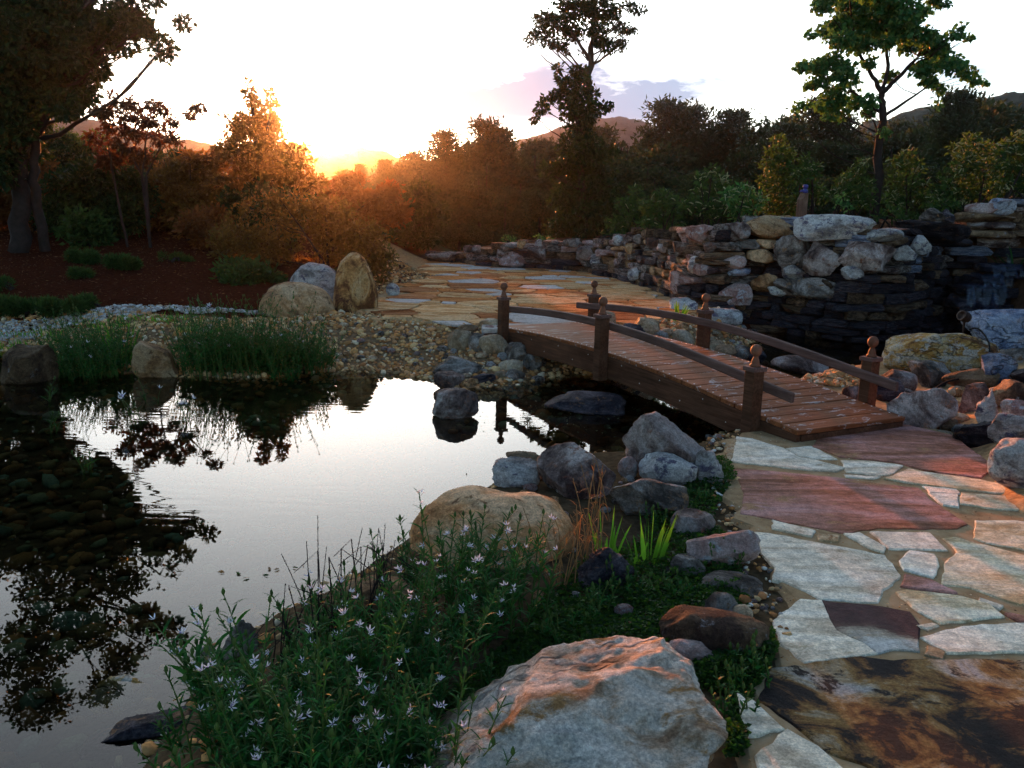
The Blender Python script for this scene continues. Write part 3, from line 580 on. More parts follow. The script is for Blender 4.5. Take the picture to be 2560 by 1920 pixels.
# the plaza: irregular flags as cells of a jittered pattern
pz = tag(obj('plaza', None), kind='structure'); pz.empty_display_size = .1
PZ = .15
me, c = flag_mesh([tuple(p) for p in PLAZA], .012, .03, M['sand'], .2, .03, 5, .2); me.name = 'joint_bed'; obj('joint_bed', me, pz, (c[0], c[1], PZ - .02))
pm = [stone('plaza_salmon', [(.32, .11, .035), (.6, .24, .085), (.66, .31, .13)], [.3, .5, .7], 2.2, (1, 3, 1), bump=.25, vary=.2, rough=.5, spec=0.),  # salmon, cream and russet: stone tones with orange sun glare mixed into the colour
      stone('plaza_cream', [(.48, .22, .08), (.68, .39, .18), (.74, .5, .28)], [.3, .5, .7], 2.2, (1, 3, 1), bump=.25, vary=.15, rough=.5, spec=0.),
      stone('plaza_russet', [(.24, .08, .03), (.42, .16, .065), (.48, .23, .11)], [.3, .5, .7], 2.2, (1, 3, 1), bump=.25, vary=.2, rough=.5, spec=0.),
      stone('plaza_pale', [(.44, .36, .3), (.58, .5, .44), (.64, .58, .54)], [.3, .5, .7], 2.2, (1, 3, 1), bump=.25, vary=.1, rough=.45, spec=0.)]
rg = np.random.RandomState(21); seeds = []
tries = 0
while len(seeds) < 520 and tries < 40000:
    tries += 1; q = np.array([rg.uniform(-4.2, 3.4), rg.uniform(8.9, 21)])
    rad = rg.choice([.16, .22, .3, .42, .5])
    if all(math.hypot((q[0] - s_[0]) * .8, (q[1] - s_[1]) * 1.15) > .5 * (rad + s_[2]) for s_ in seeds): seeds.append((q[0], q[1], rad))
SX = np.array(seeds)
ok = inpoly(SX[:, 0], SX[:, 1], PLAZA)
def clip(poly, nx_, ny_, off):
    o_ = []
    for i in range(len(poly)):
        a, b = poly[i], poly[(i + 1) % len(poly)]; da = a[0] * nx_ + a[1] * ny_ - off; db = b[0] * nx_ + b[1] * ny_ - off
        if da <= 0: o_.append(a)
        if da * db < 0: t_ = da / (da - db); o_.append((a[0] + (b[0] - a[0]) * t_, a[1] + (b[1] - a[1]) * t_))
    return o_
nf = 0
for i, s_ in enumerate(SX):
    if not ok[i]: continue
    cell = [(s_[0] - 1.1, s_[1] - .9), (s_[0] + 1.1, s_[1] - .9), (s_[0] + 1.1, s_[1] + .9), (s_[0] - 1.1, s_[1] + .9)]
    for j, o_ in enumerate(SX):
        if i == j: continue
        dx, dy = o_[0] - s_[0], o_[1] - s_[1]; D_ = math.hypot(dx, dy)
        if D_ > 2.3: continue
        nx_, ny_ = dx / D_, dy / D_; w_ = (s_[2] ** 2 - o_[2] ** 2) / (2 * D_)
        cell = clip(cell, nx_, ny_, s_[0] * nx_ + s_[1] * ny_ + D_ / 2 + w_ - .014)
        if len(cell) < 3: break
    if len(cell) < 3: continue
    A = np.array(cell)
    if max(np.ptp(A[:, 0]), np.ptp(A[:, 1])) < .12: continue
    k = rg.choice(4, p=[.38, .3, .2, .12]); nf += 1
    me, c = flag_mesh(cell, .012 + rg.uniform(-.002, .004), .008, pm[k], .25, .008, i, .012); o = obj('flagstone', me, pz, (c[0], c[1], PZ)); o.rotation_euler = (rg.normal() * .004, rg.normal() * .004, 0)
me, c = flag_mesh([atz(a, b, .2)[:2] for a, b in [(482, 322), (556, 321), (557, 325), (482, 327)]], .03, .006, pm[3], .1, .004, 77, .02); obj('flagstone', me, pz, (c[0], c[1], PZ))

# ================================================================== bridge
BX, BY, BTH, BL, BW = 1.67, 5.77, 2.052, 3.75, 1.02
M['deck'] = wood('deck_wood', (.13, .04, .017), (.32, .115, .048), (.4, .35, .34), .56)
M['beam'] = wood('beam_wood', (.055, .024, .014), (.13, .06, .036))
M['rail'] = wood('rail_wood', (.085, .048, .04), (.17, .1, .085))
M['finial'] = wood('finial_wood', (.12, .05, .03), (.24, .11, .07), None, .6, (8, 8, 3))
M['steel'] = plain('steel_screw', (.6, .6, .62), .3, .5, 1.)
def dz(s): return .13 + .072 * s - .0142 * s * s + .035 * math.sin(math.pi * min(1, max(0, s / BL)))
br = thing('footbridge', 'brown wooden arched footbridge with six ball topped posts over the stream', 'footbridge', (BX, BY, 0), None, BTH)
# local x runs along the bridge (near end to far end), local y < 0 towards its right side
SCREW = np_mesh('screw', ico(1)[0] * np.array([.0065, .0065, .003]), None, ico(1)[1], M['steel'])
# boards run across (local y); grain runs along y, so each board mesh is built long in x and turned
bl, gap = .142, .010; s0, s1 = -.38, BL + .42; nb = int((s1 - s0) / (bl + gap))
for i in range(nb):
    a = s0 + i * (bl + gap); mid = a + bl / 2; z = dz(mid); sl_ = math.atan((dz(mid + .05) - dz(mid - .05)) / .1)
    hw = BW / 2 - .005 + rnd.uniform(-.004, .004)
    V = []; 
    for x in (-hw, hw):
        V += [(x, -bl / 2, -.032), (x, bl / 2, -.032), (x, bl / 2, 0), (x, -bl / 2, 0)]
    me = pyd('deck_board', V, [(0, 1, 2, 3)[::-1], (4, 5, 6, 7), (0, 4, 5, 1)[::-1], (1, 5, 6, 2)[::-1], (2, 6, 7, 3)[::-1], (3, 7, 4, 0)[::-1]], M['deck'])
    o = obj('deck_board', me, br, (mid, -BW / 2, z))
    o.rotation_euler = (Matrix.Rotation(-sl_, 3, 'Y') @ Matrix.Rotation(-math.pi / 2, 3, 'Z')).to_euler()
    b_ = o.modifiers.new('b', 'BEVEL'); b_.width = .004; b_.segments = 2
    for ex in (-hw + .03, hw - .03):
        for ey in (-.04, .04): obj('screw', SCREW, o, (ex, ey, .0005))
def strip(name, ya, yb, zlo, zhi, sa, sb, mat, n_=28, parent=None, bev=.005):
    V = []; 
    for i in range(n_ + 1):
        s_ = sa + (sb - sa) * i / n_; V += [(s_, ya, zlo(s_)), (s_, yb, zlo(s_)), (s_, yb, zhi(s_)), (s_, ya, zhi(s_))]
    Fc = [(0, 1, 2, 3), tuple(4 * n_ + k for k in (3, 2, 1, 0))]
    for i in range(n_):
        for k in range(4): Fc.append((4 * i + k, 4 * i + 4 + k, 4 * i + 4 + (k + 1) % 4, 4 * i + (k + 1) % 4))
    me = pyd(name, V, Fc, mat)
    bm = bmesh.new(); bm.from_mesh(me); bmesh.ops.recalc_face_normals(bm, faces=bm.faces); bm.to_mesh(me); bm.free()
    o = obj(name, me, parent or br)
    if bev:
        b_ = o.modifiers.new('b', 'BEVEL'); b_.width = bev; b_.segments = 2; b_.limit_method = 'ANGLE'
    return o
for y0, y1 in ((-.045, -.002), (-BW + .002, -BW + .045)):
    st = strip('stringer', y0, y1, lambda s_: max(dz(s_) - .225, .0) if s_ < .25 else dz(s_) - .225, lambda s_: dz(s_) - .034, s0 + .012, s1 - .012, M['beam'])
    yo = y1 if y0 > -.5 else y0
    for i in range(14):
        s_ = .3 + i * .265; zz = dz(s_) - (.07 if i % 2 else .16); Vv, Tt = ico(1)
        obj('screw', np_mesh('screw', Vv * np.array([.006, .003, .006]), None, Tt, M['steel']), st, (s_, yo, zz))
strip('end_board', -BW + .048, -.048, lambda s_: .006, lambda s_: dz(s_) - .036, s0 + .004, s0 + .04, M['beam'], 1)
def lathe(prof, n_=16):
    V = []; Fc = []
    for r_, z in prof: V += [(r_ * math.cos(2 * math.pi * k / n_), r_ * math.sin(2 * math.pi * k / n_), z) for k in range(n_)]
    for i in range(len(prof) - 1):
        for k in range(n_): Fc.append((i * n_ + k, i * n_ + (k + 1) % n_, (i + 1) * n_ + (k + 1) % n_, (i + 1) * n_ + k))
    Fc.append(tuple(range(n_))[::-1]); Fc.append(tuple((len(prof) - 1) * n_ + k for k in range(n_)))
    return V, Fc
def boxv(x0, x1, y0, y1, z0, z1): return [(x0, y0, z0), (x1, y0, z0), (x1, y1, z0), (x0, y1, z0), (x0, y0, z1), (x1, y0, z1), (x1, y1, z1), (x0, y1, z1)], [(0, 3, 2, 1), (4, 5, 6, 7), (0, 1, 5, 4), (1, 2, 6, 5), (2, 3, 7, 6), (3, 0, 4, 7)]
fin = lathe([(.036, 0), (.037, .012), (.026, .02), (.028, .028), (.024, .045), (.017, .062), (.016, .07), (.022, .076), (.033, .088), (.0385, .102), (.039, .112), (.036, .126), (.029, .138), (.017, .147), (.004, .150)])
fin_me = pyd('finial', *fin, M['finial'], True)
pw = .046
vb, fb = boxv(-pw, pw, -pw, pw, 0, 1)
cap_me = pyd('post_cap', *boxv(-pw - .012, pw + .012, -pw - .012, pw + .012, 0, .03), M['rail'])
for s_ in (0, BL / 2, BL):
    for side in (0, 1):
        y = pw + .001 if side == 0 else -BW - pw - .001
        zb = -.02 if s_ == 0 else dz(s_) - .245; ztop = dz(s_) + .30
        me = pyd('post', *boxv(-pw, pw, -pw, pw, zb, ztop), M['beam']); o = obj('post', me, br, (s_, y, 0)); b_ = o.modifiers.new('b', 'BEVEL'); b_.width = .005; b_.segments = 2
        c2 = obj('post_cap', cap_me, o, (0, 0, ztop)); b_ = c2.modifiers.new('b', 'BEVEL'); b_.width = .005; b_.segments = 2
        obj('finial', fin_me, o, (0, 0, ztop + .03))
for ya, yb in ((-.037, .0), (-BW + .0, -BW + .037)):
    strip('handrail', ya, yb, lambda s_: dz(s_) + .165 + .03 * math.sin(math.pi * s_ / BL), lambda s_: dz(s_) + .235 + .03 * math.sin(math.pi * s_ / BL), -.30, BL + .24, M['rail'], 36, None, .012)
# ================================================================== dry stone walls
def wall_proto(seed):
    b = bmesh.new(); bmesh.ops.create_cube(b, size=1); bmesh.ops.subdivide_edges(b, edges=b.edges, cuts=2, use_grid_fill=True)
    rg = np.random.RandomState(seed); V = np.array([v.co[:] for v in b.verts])
    V = V + rg.normal(size=V.shape) * .028; r_ = np.linalg.norm(V / .5, axis=1)
    V *= (1 - .13 * np.clip(r_ - 1.2, 0, 1))[:, None]
    for _ in range(2):
        n_ = rg.normal(size=3); n_ /= np.linalg.norm(n_); dd = V @ n_ - rg.uniform(.42, .56); V -= np.where(dd > 0, dd, 0)[:, None] * n_ * .9
    Fq = [[v.index for v in f.verts] for f in b.faces]; b.free()
    return V, Fq
PROTO = [wall_proto(200 + i) for i in range(16)]; _pm = {}
def wall_stone_mesh(i, mk):
    if (i, mk) not in _pm: _pm[(i, mk)] = pyd('wall_stone', PROTO[i][0], PROTO[i][1], M[mk])
    return _pm[(i, mk)]
WL = np.concatenate([[0], np.cumsum(np.hypot(np.diff(WALL[:, 0]), np.diff(WALL[:, 1])))])
def wat(s_): return np.array([np.interp(s_, WL, WALL[:, k]) for k in range(4)])
def wtan(s_):
    a, b = wat(max(0, s_ - .25)), wat(min(WL[-1], s_ + .25)); t_ = b[:2] - a[:2]; return t_ / np.linalg.norm(t_)
BAT = .22
def build_wall(root, sa, sb, rg, pal, zskip, lmul):
    z = -.3; cnt = 0
    while z < 2.2:
        ch = rg.uniform(.08, .17) * (.85 + .15 * lmul); s_ = sa + rg.uniform(0, .1)
        while s_ < sb:
            ln = rg.choice([.16, .24, .32, .42, .56]) * rg.uniform(.8, 1.2) * lmul; mid = min(s_ + ln / 2, sb); p = wat(mid); zz = z + ch / 2
            top = p[3] + rg.uniform(-.1, .06)
            if zz < top and z + ch > p[2] - .02:
                t_ = wtan(mid); n_ = np.array([t_[1], -t_[0]]); off = -BAT * max(0, zz - p[2]) + rg.uniform(-.03, .05)
                q = p[:2] + n_ * off; low = (zz - p[2]) / max(.3, p[3] - p[2])
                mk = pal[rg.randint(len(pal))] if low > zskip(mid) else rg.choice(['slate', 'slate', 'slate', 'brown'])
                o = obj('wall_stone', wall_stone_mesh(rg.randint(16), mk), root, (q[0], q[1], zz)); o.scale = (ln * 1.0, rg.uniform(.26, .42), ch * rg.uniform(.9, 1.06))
                o.rotation_euler = (rg.normal() * .04, rg.normal() * .03, math.atan2(t_[1], t_[0]) + rg.normal() * .07); cnt += 1
            s_ += ln + rg.uniform(.0, .02)
        z += ch * 1.0
    return cnt
w1 = thing('stone_wall', 'long low dry stone wall curving along the back of the plaza', 'stone wall')
w2 = thing('stone_wall', 'tall dark dry stone wall round the waterfall basin', 'stone wall')
rgw = np.random.RandomState(5)
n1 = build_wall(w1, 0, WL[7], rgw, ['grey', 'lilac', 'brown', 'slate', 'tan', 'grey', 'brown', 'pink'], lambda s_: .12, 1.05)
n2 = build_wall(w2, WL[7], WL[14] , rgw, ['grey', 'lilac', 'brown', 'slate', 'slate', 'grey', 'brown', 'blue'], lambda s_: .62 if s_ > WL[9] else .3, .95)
print('wall stones', n1, n2, 'plaza flags', nf)
_ss = np.linspace(0, WL[-1], 900); _wp = np.array([wat(s_) for s_ in _ss]); _az = _wp[:, 0] / _wp[:, 1]
def wall_Y(px, py):
    d = ray(px, py); i = int(np.argmin(np.abs(_az[:760] - d[0] / d[1]))); z = EYE + d[2] * _wp[i, 1] / d[1]
    return _wp[i, 1] + BAT * max(0, z - _wp[i, 2]) * .9 - .30
WB = [(w1, (425, 465, 251, 262), 'lilac', 'slab'), (w1, (498, 528, 251, 267), 'pink', 'peak'), (w1, (527, 548, 245, 259), 'lilac', 'round'), (w1, (576, 600, 245, 260), 'lilac', 'angular'), (w1, (590, 606, 252, 267), 'white', 'round'),
 (w1, (627, 654, 264, 280), 'white', 'round'), (w1, (463, 473, 245, 252), 'grey', 'round'), (w1, (472, 482, 245, 253), 'lilac', 'round'), (w1, (500, 518, 243, 250), 'grey', 'angular'), (w1, (517, 526, 239, 248), 'tan', 'angular'), (w1, (534, 542, 239, 247), 'white', 'angular'), (w1, (562, 580, 238, 247), 'grey', 'angular'), (w1, (612, 624, 235, 245), 'white', 'round'), (w1, (623, 633, 232, 242), 'lilac', 'angular'), (w1, (633, 642, 234, 243), 'grey', 'angular'), (w1, (646, 661, 237, 247), 'lilac', 'round'), (w1, (624, 642, 243, 254), 'tan', 'round'), (w1, (656, 672, 244, 252), 'lilac', 'angular'),
 (w2, (684, 712, 224, 243), 'pink', 'round'), (w2, (672, 690, 242, 252), 'grey', 'angular'), (w2, (703, 716, 242, 252), 'lilac', 'angular'), (w2, (687, 707, 256, 274), 'white', 'angular'),
 (w2, (728, 750, 222, 238), 'lilac', 'angular'), (w2, (744, 796, 215, 240), 'tan', 'angular'), (w2, (793, 873, 214, 241), 'white', 'slab'), (w2, (772, 810, 235, 275), 'grey', 'angular'), (w2, (802, 840, 241, 274), 'lilac', 'angular'), (w2, (838, 893, 241, 270), 'lilac', 'angular'), (w2, (892, 916, 245, 260), 'white', 'slab'), (w2, (908, 930, 235, 256), 'white', 'angular'),
 (w2, (781, 806, 263, 279), 'white', 'angular'), (w2, (840, 863, 266, 279), 'white', 'slab'), (w2, (773, 840, 276, 298), 'grey', 'slab'), (w2, (750, 776, 273, 292), 'tan', 'angular'), (w2, (717, 752, 283, 304), 'pink', 'angular'), (w2, (767, 786, 286, 296), 'white', 'angular'), (w2, (858, 902, 228, 241), 'white', 'slab'), (w2, (893, 967, 220, 242), 'slate', 'angular'), (w2, (745, 776, 249, 263), 'tan', 'angular'), (w2, (722, 746, 255, 268), 'pink', 'angular'), (w2, (735, 760, 239, 248), 'grey', 'slab'), (w2, (755, 776, 239, 248), 'tan', 'slab'), (w2, (692, 713, 264, 275), 'pink', 'slab'), (w2, (727, 750, 268, 276), 'blue', 'slab'),
 (w2, (919, 944, 208, 222), 'grey', 'peak'), (w2, (937, 954, 209, 224), 'slate', 'peak'), (w2, (965, 1000, 203, 216), 'pink', 'slab'), (w2, (988, 1014, 198, 214), 'blue', 'angular'), (w2, (968, 1012, 221, 230), 'lilac', 'slab'), (w2, (954, 1012, 212, 222), 'brown', 'slab'), (w2, (960, 1024, 229, 238), 'brown', 'slab'), (w2, (930, 970, 238, 247), 'slate', 'slab')]
for i, (wr, bx, mk, st_) in enumerate(WB):
    if st_ == 'round' and bx[1] - bx[0] > 14: st_ = 'angular'
    rock('', bx, mk, st_, .55, 300 + i, 'wall_boulder', parent=wr, Y=wall_Y((bx[0] + bx[1]) / 2, bx[3]), lev=5, sink=.1)
# ------------------------------------------------------------------ waterfall
mt, n, out = newmat('falling_water'); v = coords(n, (14, 14, 1.2), rand=False); f = noise(n, v, 1.6, 6, .7, .5); k = ramp(n, [(0,) * 3, (1,) * 3], [.5, 1.0]); n.links.new(f, k.inputs[0])
b = N(n, 'ShaderNodeBsdfPrincipled'); b.inputs['Base Color'].default_value = (.1, .14, .26, 1); b.inputs['Roughness'].default_value = .15
t_ = N(n, 'ShaderNodeBsdfTransparent'); t_.inputs[0].default_value = (.75, .82, .95, 1); g_ = N(n, 'ShaderNodeBsdfGlossy'); g_.inputs['Roughness'].default_value = .12
m1 = N(n, 'ShaderNodeMixShader'); m1.inputs[0].default_value = .03; n.links.new(t_.outputs[0], m1.inputs[1]); n.links.new(g_.outputs[0], m1.inputs[2])
m2 = N(n, 'ShaderNodeMixShader'); n.links.new(k.outputs[0], m2.inputs[0]); n.links.new(m1.outputs[0], m2.inputs[1]); n.links.new(b.outputs[0], m2.inputs[2]); n.links.new(m2.outputs[0], out.inputs[0]); M['fall'] = mt
wf = thing('waterfall', 'stepped dark waterfall running down stone ledges at the right', 'waterfall', (0, 0, 0))
for i, (l, r, t, bq, Y) in enumerate([(966, 1006, 286, 312, 12.05), (981, 1011, 276, 286, 12.3), (991, 1030, 264, 276, 12.55), (1005, 1040, 248, 263, 12.85)]):
    a, b = at(l, t, Y), at(r, t, Y); c = at(l, bq, Y); nxs = 26; nzs = 12; V = []
    for iz in range(nzs + 1):
        for ix in range(nxs + 1):
            u, w_ = ix / nxs, iz / nzs; z = a[2] + (c[2] - a[2]) * w_
            V.append((a[0] + (b[0] - a[0]) * u, Y - .09 * math.sin(w_ * math.pi / 2) - .02 + .006 * math.sin(u * 17 + 3 * w_) + .003 * math.sin(u * 31), z + (.004 * math.sin(u * 51) if iz == 0 else 0)))
    # lip running back over the ledge
    base = len(V); V += [(a[0] + (b[0] - a[0]) * ix / nxs, Y + .35, a[2] + .01) for ix in range(nxs + 1)]
    Fq = [(iz * (nxs + 1) + ix, iz * (nxs + 1) + ix + 1, (iz + 1) * (nxs + 1) + ix + 1, (iz + 1) * (nxs + 1) + ix) for iz in range(nzs) for ix in range(nxs)] + [(base + ix, base + ix + 1, ix + 1, ix) for ix in range(nxs)]
    obj('water_sheet', pyd('water_sheet', V, Fq, M['fall'], True), wf)
    for kx in range(2):
        xm = a[0] + (b[0] - a[0]) * (.25 + .5 * kx); me = rock_mesh('ledge', ((b[0] - a[0]) * .62, .7, .14), 400 + i * 2 + kx, 'slab', 4, M['slate']); obj('ledge', me, wf, (xm, Y + .40, a[2] - .15))
    me = rock_mesh('ledge', (b[0] - a[0] + .2, .5, abs(a[2] - c[2]) + .02), 420 + i, 'slab', 4, M['slate']); obj('ledge', me, wf, ((a[0] + b[0]) / 2, Y + .36, c[2] - .1))
# ================================================================== gravel and cobbles
def pebbles(name, pts, size, cols, lev, mat, flat=(.45, .75), seed=1, embed=.3):
    rg = np.random.RandomState(seed); V, T = ico(lev); n_ = len(pts); k = len(V)
    sz = size if isinstance(size, np.ndarray) else np.full(n_, size)
    a = rg.uniform(0, 6.28, n_); ca, sa_ = np.cos(a), np.sin(a); s1_ = sz[:, None] * np.stack([rg.uniform(.8, 1.25, n_), rg.uniform(.6, .95, n_), rg.uniform(*flat, n_)], -1)
    L_ = V[None] * (1 + .18 * rg.uniform(-1, 1, (n_, k, 1))) if lev <= 1 else V[None] * (1 + .1 * fbm((V[None] * 1.3 + rg.uniform(0, 99, (n_, 1, 3))).reshape(-1, 3), 3, 2).reshape(n_, k, 1))
    L_ = L_ * s1_[:, None, :]
    tilt = rg.normal(size=n_) * .2; X, Y_, Z = L_[..., 0], L_[..., 1], L_[..., 2]; Z = Z + X * tilt[:, None]
    P_ = np.stack([X * ca[:, None] - Y_ * sa_[:, None], X * sa_[:, None] + Y_ * ca[:, None], Z], -1) + pts[:, None, :]
    P_[..., 2] += (s1_[:, 2] * (1 - 2 * embed))[:, None]
    c = np.array(cols)[rg.randint(len(cols), size=n_)] * rg.uniform(.6, 1.25, (n_, 1))
    F_ = (T[None] + (np.arange(n_) * k)[:, None, None]).reshape(-1, 3)
    me = np_mesh(name, P_.reshape(-1, 3), None, F_, mat, True, None, np.repeat(c, k, 0)); return tag(obj(name, me), kind='stuff')
M['pebble'] = attrmat('pebble_stone', .65, 60, .2, .3)
WARM = [(.58, .29, .11), (.5, .22, .075), (.66, .42, .21), (.38, .16, .065), (.7, .54, .36), (.6, .3, .14), (.44, .25, .12), (.64, .39, .18)]
def scatter(n_, x0, x1, y0, y1, mask, rg):
    x = rg.uniform(x0, x1, n_ * 6); y = rg.uniform(y0, y1, n_ * 6); k = mask(x, y); x, y = x[k][:n_], y[k][:n_]
    return np.stack([x, y, H(x, y)], -1)
rg = np.random.RandomState(3)
def gbank(x, y):
    d, _ = segdist(x, y, POND); inp = inpoly(x, y, POND)
    return (np.where(inp, d < .25, True)) & ~inpoly(x, y, PLAZA) & (y > 7.4) & (y < 11.6 + .12 * x) & (x < 3.2) & (d < 2.6 + .3 * x * (x < 0)) & (y > 7.4 - .2 * x)
q = scatter(9500, -6.5, 3.2, 7.3, 12.2, gbank, rg)
tag(pebbles('gravel', q, np.clip(rg.lognormal(-3.85, .38, len(q)), .012, .06), WARM, 1, M['pebble'], seed=2), 'tan river gravel covering the far bank', 'gravel')
# island of gravel between shrubs and plaza, and small gravel by the path
q = scatter(1500, -3.0, -1.2, 11.6, 18, lambda x, y: ~inpoly(x, y, PLAZA) & (x > -3 + .08 * (y - 12)), rg)
tag(pebbles('gravel', q, np.clip(rg.lognormal(-3.6, .3, len(q)), .015, .06), WARM[:4] + [(.2, .13, .09)], 0, M['pebble'], seed=4), 'brown gravel between the shrubs and the left edge of plaza', 'gravel')
LAV = [(.46, .42, .4), (.54, .5, .47), (.34, .28, .25), (.42, .29, .19)]
def wstrip(x, y):
    yy = 9.75 + .22 * (-x - 2.6) * .0 + np.where(x < -3.2, .02 * (x + 3.2), 0); nn = fbm(np.stack([x * 3, y * 3, x * 0], -1), 6, 3); return np.abs(y - (10.25 + .16 * (x + 3.2)) + .08 * nn) < (.13 + .06 * np.clip(-x - 3.2, 0, 3)) * (1 + .5 * nn) * (np.random.RandomState(1).uniform(0, 1, len(x)) < .35 + .5 * np.clip((-x - 2.9) / 1.5, 0, 1))
q = scatter(3200, -7.0, -2.9, 8.6, 10.9, wstrip, rg)
tag(pebbles('gravel', q + np.array([0, 0, .012]), np.clip(rg.lognormal(-4.0, .3, len(q)), .01, .035), LAV, 0, M['pebble'], seed=5), 'white crushed gravel strip along the mulch bed', 'gravel')
def pthm(x, y): return inpoly(x, y, np.array([atz(a, b, 0)[:2] for a, b in [(705, 432), (730, 428), (745, 470), (735, 520), (770, 560), (790, 640), (775, 668), (745, 640), (742, 580), (715, 530), (708, 480)]]))
q = scatter(900, .5, 2.6, 2.5, 7, pthm, rg)
tag(pebbles('gravel', q + np.array([0, 0, .01]), np.clip(rg.lognormal(-4.6, .42, len(q)), .005, .03), WARM + [(.6, .55, .5), (.62, .56, .5)], 1, M['pebble'], seed=6), 'small mixed pebbles beside the near stone path', 'gravel')
JOA = np.array(JO)
q = scatter(3800, .3, 3.6, 1.8, 7.2, lambda x, y: inpoly(x, y, JOA), rg); q[:, 2] = .020
tag(pebbles('joint_grit', q, rg.uniform(.002, .0055, len(q)), WARM + [(.2, .13, .08)], 0, M['pebble'], seed=16, embed=.3), 'fine grit in the joints of the near path', 'grit')
def nearm(x, y):
    d, _ = segdist(x, y, POND); return (d < .3) & (y < 7.6) & (x > -1.4)
q = scatter(700, -1.3, 2.4, 1.5, 7.6, nearm, rg)
tag(pebbles('gravel', q, np.clip(rg.lognormal(-4.1, .4, len(q)), .008, .035), WARM, 1, M['pebble'], seed=7), 'brown pebbles along the near waterline', 'gravel')
# pond bed
BED = [(.2, .1, .045), (.18, .14, .07), (.12, .07, .038), (.15, .17, .1), (.26, .14, .06), (.1, .07, .045), (.14, .2, .15)]
def bedm(x, y): d, _ = segdist(x, y, POND); return inpoly(x, y, POND) & (d > .12) & ((y < 8.5) | (x > 1))
q = scatter(4200, -5, 1.6, 1.5, 8.4, bedm, rg)
tag(pebbles('pond_bed_pebbles', q, np.minimum(np.clip(rg.lognormal(-3.3, .5, len(q)), .014, .1), np.maximum(.012, (WZ - q[:, 2]) * .5)), BED, 1, M['pebble'], (.35, .6), seed=8, embed=.2), 'dark rounded pebbles covering the pond bed', 'pebbles')
# single cobbles that can be told apart: shared meshes, one object each
CB = [rock_mesh('cobble', (1, .8, .62), 500 + i, 'round' if i % 2 else 'egg', 3, M[['cobble', 'tan', 'grey', 'cobble', 'pink', 'white'][i % 6]]) for i in range(12)]
def cobbles(n_, pxbox, smin, smax, label, group, seed, cond=None):
    rg = np.random.RandomState(seed); k = 0; tries = 0; used = []
    while k < n_ and tries < n_ * 30:
        tries += 1; px, py = rg.uniform(pxbox[0], pxbox[1]), rg.uniform(pxbox[2], pxbox[3]); g = G(px, py)
        if cond and not cond(g): continue
        s_ = rg.uniform(smin, smax)
        if any((g[0] - u[0]) ** 2 + (g[1] - u[1]) ** 2 < (.5 * (s_ + u[2])) ** 2 * .7 for u in used): continue
        used.append((g[0], g[1], s_)); zz = Hs(g[0], g[1])
        o = obj('cobble', CB[rg.randint(12)], None, (g[0], g[1], zz - s_ * .12), rg.uniform(0, 6.28)); o.scale = (s_, s_, s_ * rg.uniform(.75, 1.05)); tag(o, label, 'cobble', group); k += 1
dry = lambda g: g[2] > WZ + .01
cobbles(34, (440, 545, 340, 384), .07, .15, 'small river cobble in the heap at the far bridge foot', 'cobbles at the far bridge foot', 1, lambda g: g[2] > WZ - .02)
cobbles(48, (590, 770, 318, 366), .07, .16, 'river cobble between the bridge and the stone wall', 'cobbles behind the bridge', 2, lambda g: g[2] > WZ - .02 and not inpoly(np.array([g[0]]), np.array([g[1]]), PLAZA)[0])
cobbles(50, (190, 460, 316, 372), .06, .11, 'larger tan stone lying in the gravel of far bank', 'larger stones in the gravel bank', 3, lambda g: g[2] > WZ - .01 and not inpoly(np.array([g[0]]), np.array([g[1]]), PLAZA)[0])
cobbles(18, (0, 130, 335, 372), .07, .15, 'tan stone at the left end of far bank', 'stones at the left of far bank', 4)
cobbles(12, (700, 745, 432, 470), .035, .075, 'smooth tan pebble by the near foot of bridge', 'pebbles at the near bridge foot', 5)
cobbles(20, (730, 790, 560, 650), .018, .04, 'white or tan pebble beside the near path edge', 'pebbles beside the near path', 6)
cobbles(34, (600, 740, 478, 650), .03, .085, 'small stone half hidden in clover on the near bank', 'small stones in the clover', 11, dry)
cobbles(24, (440, 640, 470, 520), .03, .08, 'small stone at the near waterline between boulders', 'small stones at the near waterline', 12)
cobbles(14, (520, 600, 535, 600), .025, .06, 'brown pebble under the dry stalks by tan boulder', 'pebbles under the dry stalks', 7)
cobbles(22, (935, 1024, 395, 440), .08, .16, 'small broken rock filling gaps of the right bank', 'filler rocks on the right bank', 8)
cobbles(22, (885, 1024, 320, 400), .09, .18, 'small broken rock between the boulders right of bridge', 'filler rocks right of the bridge', 9)
# ================================================================== vegetation tools
def unit(v): return v / (np.linalg.norm(v, axis=-1, keepdims=True) + 1e-9)
def tubes(lines, sides=6):
    """lines: list of (points (k,3), radii (k,))"""
    Vs, Qs, base = [], [], 0
    for P_, r_ in lines:
        P_ = np.asarray(P_, float); k = len(P_); t_ = unit(np.gradient(P_, axis=0)); ref = np.array([.31, .17, .93]); ref = np.where(np.abs(t_ @ ref)[:, None] > .95, np.array([[1., 0, 0]]), ref[None])
        a = unit(np.cross(t_, ref)); b = np.cross(t_, a); ang = np.arange(sides) * 2 * math.pi / sides
        ring = P_[:, None] + (a[:, None] * np.cos(ang)[None, :, None] + b[:, None] * np.sin(ang)[None, :, None]) * np.asarray(r_)[:, None, None]
        Vs.append(ring.reshape(-1, 3)); i_ = base + np.arange(k * sides).reshape(k, sides); j_ = np.roll(i_, -1, 1)
        Qs.append(np.stack([i_[:-1], j_[:-1], j_[1:], i_[1:]], -1).reshape(-1, 4)); base += k * sides
    return np.concatenate(Vs), np.concatenate(Qs)
